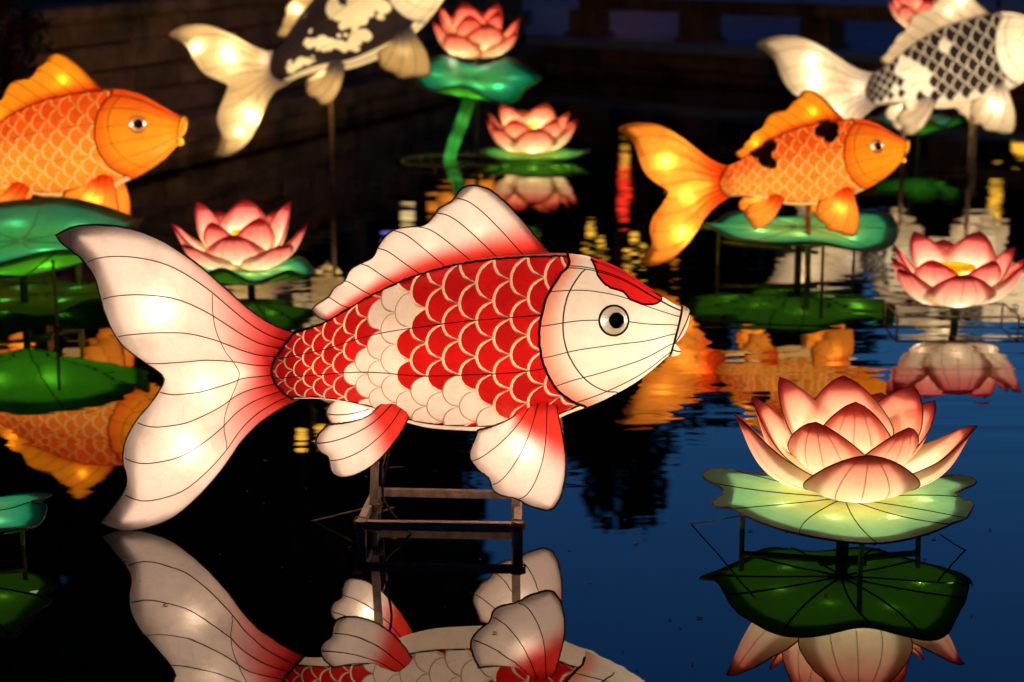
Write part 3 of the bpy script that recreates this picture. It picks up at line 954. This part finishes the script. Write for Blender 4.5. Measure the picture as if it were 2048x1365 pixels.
PAL_BW = dict(mode='scales', wire=plain_material('grey_frame_wire', (.16, .13, .12), .7, .2, .3, 40), seam=M_CORD, edge=M_CORD, belly=(.88, .78, .60), head=(.88, .80, .66), far=(.3, .27, .25), gill=(.8, .72, .62),
              eye=(.85, .8, .7), lip=(.85, .76, .62), scale=bw_scale, tail=lambda u, v: mixc((.55, .50, .48), CRM, sstep(.0, .4, v)), dorsal=lambda u, v: CRM, fin=lambda u, v: mixc((.62, .58, .60), CRM, sstep(0, .4, v)),
              body_w=1.6, dors_b=[(985, 440, 1.2), (930, 470, .3)], fin_w=3.4, panel=P_CREAM, tail_b=[(340, 580, 1.5), (345, 660, 1.5), (520, 715, 1.0), (405, 790, 1.5), (375, 930, 1.4)])
blobs = [(random.random(), random.random()) for _ in range(1)]
_bl = np.random.default_rng(21)
BL = [(.16, .72, .07), (.22, .66, .06), (.24, .78, .06), (.12, .80, .06), (.33, .42, .05), (.36, .50, .07), (.43, .55, .08), (.47, .64, .08), (.52, .70, .07), (.40, .60, .05), (.56, .76, .06), (.62, .74, .07), (.70, .72, .08),
      (.58, .22, .09), (.62, .34, .08), (.68, .42, .10), (.74, .36, .09), (.80, .46, .10), (.76, .52, .09), (.70, .54, .07), (.84, .30, .09), (.88, .42, .10), (.92, .30, .08), (.80, .24, .06), (.94, .54, .08), (.62, .50, .05)]
BL = [(x, y, r * .62) for (x, y, r) in BL]
BL += [(x + _bl.normal(0, .04), y + _bl.normal(0, .06), r * _bl.uniform(.3, .6)) for (x, y, r) in BL for _ in range(4)]
def bk_flank(a, b):
    for (x, y, r) in BL:
        if ((a - x) / r) ** 2 + ((b - y) / (r * 1.75)) ** 2 < 1: return (.90, .78, .52)
    if b > .93: return (.9, .78, .52)
    return (.022, .016, .018)
CY2 = (.90, .76, .48)
PAL_BK = dict(mode='flank', wire=PAL_BW['wire'], seam=M_WIRE, edge=M_CORD, belly=(.92, .80, .54), head=(.9, .78, .54), far=(.05, .045, .05), gill=(.7, .6, .45), eye=(.85, .8, .7), lip=(.85, .74, .55),
              flank=bk_flank, tail=lambda u, v: mixc((.42, .34, .30), CY2, sstep(.0, .35, v)), dorsal=lambda u, v: CY2, fin=lambda u, v: mixc((.16, .14, .2), CY2, sstep(.1, .5, v)),
              body_w=1.2, dors_b=[(740, 560, .8), (900, 480, .6)], fin_w=3.2, panel=P_GOLD, pect_w=.06, tail_tf=(.84, R(-11)), tail_b=[(240, 560, 1.3), (370, 605, 1.2), (375, 645, 1.2), (520, 690, .8), (390, 895, 1.2), (408, 925, 1.2), (330, 970, .7)])

# ---- the five fish, one by one
make_fish('koi_lantern', 'large red and white koi lantern with red forehead patch above a metal stand', PAL_RED, 850, 700, 6.0, 1.0, 0.0)
of_ = make_fish('koi_lantern', 'orange koi lantern with no dark spots above a teal lily pad', PAL_ORG, 76, 302, 10.4, .575, R(3.6), poles=[(850, 0.0), (960, .0)])
fo = make_fish('koi_lantern', 'orange koi lantern with two black blotches on its flank', PAL_ORG, 1576, 338, 10.5, .462, R(4.5), poles=[(930, .02)])
make_fish('koi_lantern', 'white koi lantern with a net of black scales', PAL_BW, 1872, 142, 14.9, .480, R(9.5), poles=[(705, .0), (985, .0)])
make_fish('koi_lantern', 'black koi lantern with ragged cream patches and cream tail', PAL_BK, 676, 62, 14.2, .51, R(24.0), yaw=R(6), poles=[(760, .0)])

v, f = lathe_geo([(.050, -.075), (.058, -.06), (.060, .04)], 18)
sk = mesh_obj('base_cup', [(a + LX(925), b, c + LZ(862)) for a, b, c in v], f, M_FAB, of_, colors=[(.93, .78, .52)] * len(v))
bulb(sk, (LX(925), 0, LZ(866)), .12, WARM, .01)
# black blotches on the orange fish
def blotch(root, cx, cy_, lobes):
    k = 64; V = []; rings = 6
    out = []
    for j in range(k):
        a = 2 * math.pi * j / k
        r = 1.0
        best = 0
        for (lx, ly, lr) in lobes:
            # support of the union of discs along this direction
            dx, dy = math.cos(a), math.sin(a)
            b = dx * lx + dy * ly; cc = lx * lx + ly * ly - lr * lr
            dis = b * b - cc
            if dis > 0: best = max(best, b + math.sqrt(dis))
        out.append((best * math.cos(a), best * math.sin(a)))
    def at(x, y): return surf(x, px2q(x, y), .010)
    V.append(at(cx, cy_))
    for i in range(1, rings + 1):
        for (dx, dy) in out:
            V.append(at(cx + dx * i / rings, cy_ + dy * i / rings))
    Fc = [(0, 1 + (j + 1) % k, 1 + j) for j in range(k)]
    for i in range(rings - 1):
        for j in range(k):
            a, b = 1 + i * k + j, 1 + i * k + (j + 1) % k
            Fc.append((a, b, b + k, a + k))
    o = mesh_obj('blotch', V, Fc, M_FAB, root, colors=[(.012, .011, .018)] * len(V))
    o['label'] = 'black painted blotch with lobed edge'
    tube('blotch_rim', [at(cx + dx * 1.03, cy_ + dy * 1.03) for (dx, dy) in out], .006, M_CORD, o, 4, True)
blotch(fo, 1018, 560, [(0, 0, 26), (-28, 6, 24), (26, -8, 20), (4, 34, 22), (-6, -30, 22), (24, 22, 16)])
blotch(fo, 745, 640, [(0, 0, 28), (-30, -14, 24), (24, -34, 26), (6, 30, 22), (-10, 24, 16), (26, 42, 18)])

# ------------------------------------------------------------------ metal stand under the large fish
st = empty('metal_stand', at_height(880, 1020, .0))
tag(st, 'low rectangular steel frame standing in the water under the red and white fish', 'stand')
sl = Vector(st.location)
def Ls(p): return Vector(p) - sl
hF = .070
fl_ = at_height(722, 1049, hF); fr_ = at_height(1036, 1053, hF); bl_ = at_height(752, 984, hF); br_ = at_height(1036, 990, hF)
def rail(a, b, name='rail', w=.024, h=.024):
    v, f = bar_geo(Ls(a), Ls(b), w, h); return mesh_obj(name, v, f, M_STEEL, st, smooth=False)
rail(fl_, fr_); rail(bl_, br_); rail(fl_ + Vector((0, .013, .002)), bl_ - Vector((0, .013, -.002)), 'side_bar'); rail(fr_ + Vector((0, .013, .002)), br_ - Vector((0, .013, -.002)), 'side_bar')
for p in (fl_, fr_, bl_, br_):
    rail(p + Vector((0, 0, .013)), Vector((p.x, p.y, -.35)), 'leg', .030, .030)
ul = (fl_ + bl_) / 2 + Vector((.022, .0, 0)); ur = (fr_ + br_) / 2 - Vector((.008, 0, 0))
ftop = .46
rail(Vector((ul.x - .012, ul.y, -.05)), Vector((ul.x + .012, 6.0, ftop)), 'upright', .026, .020)
rail(Vector((ur.x, ur.y, -.05)), Vector((ur.x + .004, 6.0, ftop)), 'upright', .028, .020)
def wob(a, b, n, sag, jit=.003):
    a, b = Vector(a), Vector(b)
    return [a.lerp(b, i / n) + Vector((random.uniform(-jit, jit), random.uniform(-jit, jit), -sag * math.sin(math.pi * i / n))) for i in range(n + 1)]
tube('power_cable', [Ls(p) for p in curve_pts([(ul.x + .02, 6.0, .42), (ul.x + .05, 5.96, .28), (ul.x + .025, ul.y - .02, .14), (ul.x + .04, ul.y - .03, .085), (ul.x + .09, ul.y - .06, .03), (ul.x + .16, ul.y - .05, -.05)], 30)], .0042, M_WIRE, st, 6)
tw = at_height(596, 1038, .0)
tube('guy_rod', [Ls(p) for p in wob((fl_ + bl_) / 2, tw + Vector((0, 0, -.02)), 6, 0.0, .001)], .003, M_STEEL, st, 5)
tube('tie_wire', [Ls(p) for p in wob(bl_ + Vector((.02, 0, .01)), bl_ + Vector((.035, -.05, .14)), 6, -.02, .004)] + [Ls(bl_ + Vector((.02, -.02, .2)))], .003, M_BAMBOO, st, 5)
for p, nme in ((bl_, 'tie_wire'), (fl_, 'tie_wire'), (fr_, 'tie_wire'), (ul, 'tie_wire')):
    pts = []
    for k in range(34):
        a = k * 1.25
        pts.append(Ls(p) + Vector((.021 * math.cos(a) + random.uniform(-.004, .004), .021 * math.sin(a), -.012 + .03 * k / 34 + random.uniform(-.004, .004))))
    pts.append(pts[-1] + Vector((random.uniform(-.04, .04), -.01, random.uniform(-.04, .01))))
    tube(nme, pts, .0024, M_BAMBOO, st, 4)

# ------------------------------------------------------------------ lily pad lantern
def make_pad(name, label, px, py, d, h, Rr, top_in, top_out, under, seed, cup=.0, wave=.03, cone=.05, flat=1.0, bulbs=(), stands=True, ribs=11, ph=0.0, notch=(), stem_r=.02, pw=1.0, gap=.034, stem_lean=None, stem_mat=None, legs=3, group=None, squash=1.0, tilt=0.0, tilty=0.0, dip=0.0, panel=True):
    rr = np.random.default_rng(seed)
    c = at_depth(px, py, d)[0]
    base = Vector((c.x, c.y, 0)); z0 = h if h is not None else c.z
    root = empty(name, base, (0, 0, 0))
    tag(root, label, 'lily pad', group)
    amp = [(3, .035, rr.random() * 6), (5, .065, rr.random() * 6), (8, .025, rr.random() * 6)]
    def rad(a):
        v = Rr * (1 + sum(k * math.cos(m * a + p) for m, k, p in amp))
        for nt in notch:
            dd = abs((a - nt + math.pi) % (2 * math.pi) - math.pi)
            v *= 1 - .17 * math.exp(-(dd / .085) ** 2)
        return v
    wv = [(2, .5, rr.random() * 6), (5, .8, rr.random() * 6), (7, .35, rr.random() * 6)]
    def zt(a, s): return z0 - sum(.055 * s ** 3 * math.exp(-(((a - nt + (.16 if math.cos(nt) > 0 else -.16) + math.pi) % (2 * math.pi) - math.pi) / .22) ** 2) for nt in notch) * dip + cup * s * s + wave * s ** 2.2 * sum(k * math.sin(m * a + p) for m, k, p in wv) + tilt * s * rad(a) * math.cos(a) + tilty * s * rad(a) * math.sin(a)
    def top(a, s): return Vector((rad(a) * s * math.cos(a), rad(a) * s * math.sin(a) * squash, zt(a, s)))
    def bot(a, s):
        p = top(a, s); p.z -= (cone * (1 - s) ** 1.3 + gap * math.sqrt(max(0, 1 - s * s))); return p
    na, ns = 96, 18
    tops, bots = [], []
    for (fn, lst, nm, cf, fl) in ((top, tops, 'top_cloth', lambda s: mixc(top_in, top_out, sstep(.15, .9, s)), False), (bot, bots, 'under_cloth', lambda s: under, True)):
        V, Cc, Fc = [], [], []
        for i in range(ns):
            s = max(.004, i / (ns - 1))
            for j in range(na):
                V.append(fn(2 * math.pi * j / na, s)); Cc.append(cf(s))
        for i in range(ns - 1):
            for j in range(na):
                q = (i * na + j, i * na + (j + 1) % na, (i + 1) * na + (j + 1) % na, (i + 1) * na + j)
                Fc.append(q[::-1] if not fl else q)
        po = mesh_obj(nm, V, Fc, M_PAD, root, colors=Cc)
        for k in range(ribs):
            a0 = 2 * math.pi * (k + ph) / ribs
            bend = (rr.random() - .5) * .35
            g = Geo().add(tube_geo([fn(a0 + bend * s * s, s) + Vector((0, 0, .001 if not fl else -.002)) for s in np.linspace(.05, .985, 16)], .0018 if not fl else .0034, 4))
            g.build('rib_wire', M_WIRE, po)
    tube('rim_wire', [top(2 * math.pi * j / 120, 1.0) for j in range(120)], .0038, M_CORD, root, 4, True)
    V2 = [(top(2 * math.pi * j / 24, .12 + .76 * i / 5) + bot(2 * math.pi * j / 24, .12 + .76 * i / 5)) / 2 for i in range(6) for j in range(24)]
    if panel: mesh_obj('fill_light_sheet', V2, [(i * 24 + j, i * 24 + (j + 1) % 24, (i + 1) * 24 + (j + 1) % 24, (i + 1) * 24 + j) for i in range(5) for j in range(24)], P_PAD, root)  # glowing sheet added inside the pad as fill light
    for (a, s, w) in bulbs:
        p = (top(a, s) + bot(a, s)) / 2
        bulb(root, p, w * pw * 2.6, (1.0, .85, .45), .012)
    zb_ = bot(0, .01).z
    sl_ = stem_lean or (0, 0)
    sp = curve_pts([(0, 0, zb_ + .01), (sl_[0] * .35, 0, zb_ * .65), (sl_[0], sl_[1], 0.0), (sl_[0] * 1.1, sl_[1], -.3)], 14)
    if stem_mat == 'lit':
        g = tube_geo(sp, stem_r, 12, r_end=stem_r * .85)
        mesh_obj('stem', g[0], g[1], M_PAD, root, colors=[(.05, .45, .10)] * len(g[0]))
        for k in (3, 6, 8):
            q = sp[k]; bulb(root, (q[0], q[1], q[2]), .06 * pw, (1, .9, .5), .008)
    else:
        tube('stem', sp, stem_r, M_STEM, root, 9)
    if stands:
        tubs = []
        for k in range(legs):
            a = ph + .4 + 2 * math.pi * k / legs
            p = bot(a, .74)
            tubs.append(p)
            tube('leg', [(p.x, p.y, p.z + .004), (p.x + rr.normal() * .01, p.y, -.3)], .0085, M_BAMBOO, root, 6)
        for k in range(2):
            p = tubs[k]; zz = max(.02, z0 * .45)
            tube('brace', [(p.x * 1.0, p.y * 1.0, zz + .02), (-p.x * .25, -p.y * .1, zz - .012)], .010, M_BAMBOO, root, 6, r_end=.013)
    return root, top, bot

# ------------------------------------------------------------------ lotus lantern
# petals: azimuth (0 = right, 90 = away), tip radius, tip height, half width
PETALS = [(268, .345, .222, .150), (187, .375, .270, .115), (352, .370, .232, .115), (234, .250, .285, .125), (306, .225, .262, .120), (262, .135, .330, .110),
          (88, .255, .318, .125), (141, .262, .335, .115), (41, .290, .300, .115), (158, .320, .280, .105), (20, .285, .275, .105), (112, .33, .25, .11), (65, .33, .25, .11)]
PETALS2 = [(270, .30, .235, .145), (222, .36, .175, .13), (318, .36, .175, .13), (186, .37, .255, .105), (354, .37, .255, .105), (240, .24, .29, .115), (304, .22, .31, .12),
           (90, .26, .35, .13), (146, .31, .345, .105), (36, .31, .345, .105), (120, .33, .28, .11), (60, .33, .28, .11)]
PETALS3 = [(266, .31, .215, .150), (300, .26, .27, .13), (232, .26, .27, .13), (196, .355, .262, .115), (338, .36, .25, .12), (168, .31, .30, .11), (12, .32, .29, .11),
           (128, .27, .345, .14), (52, .27, .345, .14), (90, .30, .29, .12), (210, .36, .22, .11), (0, .36, .24, .1)]
def make_lotus(name, label, base, size, petals, tipc, midc, basec, spin=0.0, heart=.055, pw=1.0, stem=True, group=None, upright=0.0):
    root = empty(name, base, (0, 0, spin), size)
    tag(root, label, 'lotus lantern', group)
    for (az, tr, th, hw) in petals:
        az = R(az); tr = tr * (1 - upright); th = th * (1 + upright * .9)
        er = Vector((math.cos(az), math.sin(az), 0)); et = Vector((-math.sin(az), math.cos(az), 0)); up = Vector((0, 0, 1))
        def path(v):
            lift = .0 if tr > .3 else (.030 if tr > .2 else .050)     # inner rings start higher
            p0 = np.array([.035, lift]); p1 = np.array([tr * .92, lift + th * .06]); p2 = np.array([tr * .84, th * .68]); p3 = np.array([tr * 1.02, th])
            if tr < .3: p1 = np.array([tr * .85, lift + th * .16])
            return (1 - v) ** 3 * p0 + 3 * (1 - v) ** 2 * v * p1 + 3 * (1 - v) * v * v * p2 + v ** 3 * p3
        def ptl(u, v, lay=0.0):
            p = path(v); p2 = path(min(1, v + .02)); p1 = path(max(0, v - .02)); tg = p2 - p1; tg /= np.linalg.norm(tg)
            nin = np.array([-tg[1], tg[0]])                       # towards the flower's heart
            w = 1.16 * hw * max(0.0, math.sin(math.pi * min(1, (.06 + .94 * v)) ** .85)) ** .72
            if v > .97: w *= max(0, (1 - v) / .03) ** .5
            cup = (.26 + .42 * min(1.0, max(0.0, math.sin(az) + 1.0) * 1.6)) * w * u * u * (1 - .75 * v * v) + lay * .034 * max(0, 1 - u * u) ** .6 * math.sin(math.pi * min(1, .08 + .92 * v)) ** .6
            return er * (p[0] + nin[0] * cup) + up * (p[1] + nin[1] * cup) + et * (u * w)
        nu, nv = 13, 20
        V, Cc, Fc = [], [], []
        for i in range(2 * nv):
            v = (i % nv) / (nv - 1)
            for j in range(nu):
                u = -1 + 2 * j / (nu - 1)
                V.append(ptl(u, v, i // nv))
                k = v + .10 * u * u * sstep(.4, 1, v)
                Cc.append(mixc(mixc(basec, midc, sstep(.35, .78, k)), tipc, sstep(.66, 1.06, k)))
        for i in range(nv - 1):
            for j in range(nu - 1):
                a = i * nu + j
                Fc.append((a, a + 1, a + nu + 1, a + nu))
                b = a + nu * nv; Fc.append((b, b + nu, b + nu + 1, b + 1))
        pe = mesh_obj('petal', V, Fc, M_PETAL, root, colors=Cc)
        V2 = [ptl(-.7 + 1.4 * j / 4, .06 + .78 * i / 5, .5) for i in range(6) for j in range(5)]
        mesh_obj('fill_light_sheet', V2, [(i * 5 + j, i * 5 + j + 1, i * 5 + j + 6, i * 5 + j + 5) for i in range(5) for j in range(4)], P_PETAL, pe)  # sheet added inside the petal so its cloth glows evenly
        b0 = ptl(0, .26, .5); bulb(pe, b0, .10 * size * size * pw if tr > .2 else .02 * size * size * pw, WARM, .008)
        for uu in (-.45, 0.0, .45):
            tube('petal_wire', [ptl(uu, v) - (er * .0015) for v in np.linspace(.05, .93 if uu else .985, 16)], .0011, M_PWIRE, pe, 4)
        tube('petal_edge', [ptl(-1, v) for v in np.linspace(.03, 1, 22)] + [ptl(1, v) for v in np.linspace(1, .03, 22)[1:]], .0022, M_PWIRE, pe, 4)
    v, f = lathe_geo([(.022, .0), (.03, .12), (heart * .6, .175), (heart, .190), (heart, .206), (heart * .7, .212), (.004, .212)], 24)
    mesh_obj('seed_pod', v, f, M_PETAL, root, colors=[(.95, .62, .02)] * len(v))
    s2 = size * size * pw * 2.6
    for k, (az, tr, th, hw) in enumerate(petals):
        a = R(az)
        if tr > .3: bulb(root, (.165 * math.cos(a), .165 * math.sin(a), .046), .17 * s2, WARM, .010)
    bulb(root, (0, 0, .165), .05 * s2, WARM, .008)
    for k in range(4):
        a = k * math.pi / 2 + .6
        bulb(root, (.085 * math.cos(a), .085 * math.sin(a), .135), .55 * s2, WARM, .015)
    if stem:
        tube('stem', [(0, 0, .004), (.01, 0, -base[2] / size * .5), (0, 0, -(base[2] + .3) / size)], .019 / size, M_STEM, root, 8)
    return root

PK_T, PK_M, PK_B = (.82, .05, .06), (.91, .50, .40), (.93, .82, .68)
PR_T, PR_M, PR_B = (.82, .04, .10), (.91, .34, .33), (.93, .80, .68)
GR_IN, GR_OUT, GR_UN = (.55, .68, .22), (.12, .50, .28), (.05, .20, .015)
TEAL_OUT, TEAL_IN = (.006, .27, .20), (.04, .46, .18)

# front lotus on its pad
pad1, top1, bot1 = make_pad('lily_pad_lantern', 'pale green wavy lily pad lantern on bamboo legs under the large salmon lotus', 1688, 1005, 5.86, .150, .415, (.70, .74, .30), (.30, .66, .42), GR_UN, 5,
    cup=.006, wave=.018, cone=.015, bulbs=[(3.5, .55, .06), (-.05, .62, .07), (4.4, .5, .05), (5.2, .55, .05), (2.4, .5, .05), (1.1, .5, .05)], ph=.15, notch=(.10, 2.92), stem_r=.020, gap=.024, dip=.7)
for (x0, y0, x1, y1) in ((1524, 1022, 1378, 1048), (1880, 1068, 1934, 1102)):
    a = at_depth(x0, y0, 5.72)[0]; b = at_height(x1, y1, -.004)
    off = Vector(pad1.location)
    tube('tie_wire', [p - off for p in wob(a, b, 8, .004, .002)], .0028, M_BAMBOO, pad1, 4)
lb = at_depth(1700, 1003, 5.88)[0]
make_lotus('lotus_lantern', 'large salmon pink lotus lantern on the pale green wavy pad', (lb.x, lb.y, .158), 1.0, PETALS, PK_T, PK_M, PK_B, stem=False, pw=1.0, heart=.070)

# lotus behind the tail
pd, _, _ = make_pad('lily_pad_lantern', 'green lily pad lantern under the lotus behind the white koi tail', 502, 545, 10.05, .115, .325, (.35, .62, .20), (.05, .42, .26), GR_UN, 8, cup=.02, wave=.03, cone=.04,
    bulbs=[(4.6, .4, .09), (5.4, .5, .08), (3.6, .5, .08), (.3, .55, .08), (1.8, .5, .08)], stands=False)
b_ = at_depth(484, 540, 10.05)[0]
make_lotus('lotus_lantern', 'pink lotus lantern behind the tail of the red and white koi', (b_.x, b_.y, .125), .96, PETALS2, PR_T, PR_M, PR_B, stem=False, pw=1.05)

# lotus at the right, no pad
b_ = at_height(1905, 645, 0)
make_lotus('lotus_lantern', 'pink lotus lantern with flat yellow heart standing on a bare stem without a pad', (b_.x, b_.y, .085), .95, PETALS3, PR_T, PR_M, PR_B, stem=True, pw=1.05, heart=.10)
fs = empty('wire_frame', (b_.x, b_.y, 0)); tag(fs, 'thin rectangular wire frame in the water around the bare lotus stem', 'frame')
for sx in (-.3, .28):
    for sy in (-.16, .16):
        tube('leg', [(sx, sy, .06), (sx, sy, -.3)], .005, M_RUST, fs, 5)
    tube('side_bar', [(sx, -.16, .062), (sx, .16, .062)], .0045, M_RUST, fs, 5)
for sy in (-.16, .16): tube('cross_bar', [(-.3, sy, .06), (.28, sy, .06)], .0045, M_RUST, fs, 5)

# middle distance lotus on pad
pd, _, _ = make_pad('lily_pad_lantern', 'thin yellow-green lily pad lantern floating under the far lotus', 1066, 314, 15.6, .055, .43, (.35, .60, .06), (.10, .45, .16), (.12, .40, .04), 12, cup=.02, wave=.012, cone=.02,
    bulbs=[(3.4, .55, .16), (4.7, .5, .1), (5.6, .55, .14), (0, .6, .12), (2, .5, .1)], stands=False)
b_ = at_depth(1060, 306, 15.6)[0]
make_lotus('lotus_lantern', 'coral lotus lantern on the thin yellow-green floating pad', (b_.x, b_.y, .075), 1.08, PETALS3, (.82, .06, .04), (.90, .34, .24), (.94, .76, .56), spin=R(12), stem=False, pw=1.8)

# tall teal pad with lit stem, and the raised lotus behind it
make_pad('lily_pad_lantern', 'raised teal lily pad lantern on a thick glowing green stem', 940, 166, 15.8, .655, .57, TEAL_IN, TEAL_OUT, (.05, .42, .03), 15, cup=.02, wave=.045, cone=.13,
    bulbs=[(3.3, .55, .20), (5.0, .4, .2), (5.6, .55, .22), (4.2, .45, .2), (1.5, .5, .18), (.3, .6, .18)], stands=False, stem_r=.055, stem_lean=(-.17, 0), stem_mat='lit', tilt=-.10, tilty=.16, pw=2.6)
hp = empty('water_hoop', at_height(905, 322, .03)); tag(hp, 'thin rusty wire hoop at the foot of the glowing green stem', 'hoop')
tube('hoop_ring', [(.40 * math.cos(a), .40 * math.sin(a), .0) for a in np.linspace(0, 2 * math.pi, 40)[:-1]], .010, M_RUST, hp, 5, True)
for a in (.5, 2.3, 4.4): tube('leg', [(.40 * math.cos(a), .40 * math.sin(a), .01), (.40 * math.cos(a), .40 * math.sin(a), -.3)], .009, M_RUST, hp, 5)
b_ = at_depth(951, 116, 16.3)[0]
make_lotus('lotus_lantern', 'coral cup-shaped lotus lantern raised above the teal pad on a tall stem', (b_.x, b_.y, b_.z), 1.16, PETALS2, (.84, .05, .05), (.90, .26, .20), (.94, .66, .46), spin=R(20), pw=1.7, upright=.10)
b_ = at_depth(1832, 62, 16.6)[0]
make_lotus('lotus_lantern', 'pink lotus lantern half hidden behind the dorsal fin of the black-netted white koi', (b_.x, b_.y, b_.z), .84, PETALS2, (.84, .05, .06), (.90, .30, .26), (.94, .66, .48), spin=R(50), pw=1.4, upright=.12)

# pad below the blotched orange fish
make_pad('lily_pad_lantern', 'broad green lily pad lantern on sticks under the blotched orange koi', 1598, 458, 10.75, .235, .585, (.30, .62, .22), (.05, .45, .27), GR_UN, 23, cup=.0, wave=.032, cone=.06,
    bulbs=[(-.2, .62, .26), (3.6, .5, .14), (4.6, .45, .12), (5.4, .6, .13), (1.7, .5, .12), (2.8, .6, .12)], ph=.3, pw=2.2)
# pad below the white netted fish
make_pad('lily_pad_lantern', 'dark teal lily pad lantern low under the black-netted white koi', 1838, 262, 16.0, .28, .36, (.06, .40, .18), (.02, .26, .24), (.03, .22, .02), 31, cup=.03, wave=.03, cone=.08,
    bulbs=[(4.6, .5, .12), (3.2, .5, .1), (0, .5, .1)], stands=False)
br = empty('cross_frame', at_height(1840, 312, .0)); tag(br, 'rusty horizontal bar frame between the poles of the black-netted white koi', 'frame')
tube('bar', [(-.55, 0, .30), (.5, 0, .30)], .018, M_RUST, br, 6)
for sx in (-.5, .45): tube('leg', [(sx, 0, .31), (sx, 0, -.3)], .015, M_RUST, br, 6)

# pads at the left
make_pad('lily_pad_lantern', 'big teal funnel-shaped lily pad lantern under the plain orange koi', 42, 468, 9.55, .355, .60, (.04, .44, .18), (.006, .25, .19), (.07, .42, .02), 42, cup=.05, wave=.035, cone=.14,
    bulbs=[(3.6, .5, .16), (1.9, .5, .16), (.9, .55, .18), (5.3, .55, .18), (4.5, .6, .22), (4.0, .65, .22)], ph=.72, pw=2.4, ribs=7, tilty=.10)
make_pad('lily_pad_lantern', 'flat dark green lily pad lantern lying low on the water behind the funnel-shaped one', 86, 640, 9.75, .045, .44, (.05, .30, .06), (.015, .20, .05), (.03, .2, .02), 51, cup=.012, wave=.02, cone=.01,
    bulbs=[(.9, .5, .07), (3.9, .5, .06), (5.4, .55, .06), (2.2, .5, .06)], stands=False, gap=.03, ribs=7, panel=False)
make_pad('lily_pad_lantern', 'teal lily pad lantern near the lower tail lobe of the red and white koi', -128, 1032, 5.70, .140, .335, (.22, .62, .34), (.02, .38, .28), GR_UN, 64, cup=.0, wave=.02, cone=.03,
    bulbs=[(-.2, .62, .05), (5.2, .5, .04), (1.0, .5, .04)], ph=.2, notch=(.35,), ribs=7)

# ------------------------------------------------------------------ fallen leaves on the water
LEAVES = [(792, 936), (777, 1020), (870, 942), (1500, 1062), (1180, 1165), (1385, 1330), (440, 1110), (1652, 1192), (960, 1120), (620, 1165), (1250, 1040), (330, 1210), (1850, 1120), (1130, 905), (560, 1260), (1980, 1060), (250, 1120), (890, 1215), (1340, 1240), (700, 1095), (1595, 890)] + [(random.uniform(300, 2040), random.uniform(900, 1350)) for _ in range(26)]
for i, (x, y) in enumerate(LEAVES):
    p = at_height(x, y, .0015)
    L = random.uniform(.006, .014) if i > 1 else .034
    an = random.uniform(0, 3.14) if i > 1 else (.1 if i == 0 else .9)
    V = [(-L, 0, .0), (-L * .3, L * .28, .002), (L * .5, L * .22, .003), (L, 0, .002), (L * .5, -L * .22, .0035), (-L * .3, -L * .28, .002), (0, 0, -.0005)]
    Fc = [(6, 0, 5), (6, 1, 0), (6, 2, 1), (6, 3, 2), (6, 4, 3), (6, 5, 4)]
    o = mesh_obj('fallen_leaf', V, Fc, M_LEAF)
    o.location = p; o.rotation_euler = (0, 0, an)
    tag(o, 'tiny yellow fallen leaf floating on the dark water', 'leaf', 'fallen leaves on the pond')
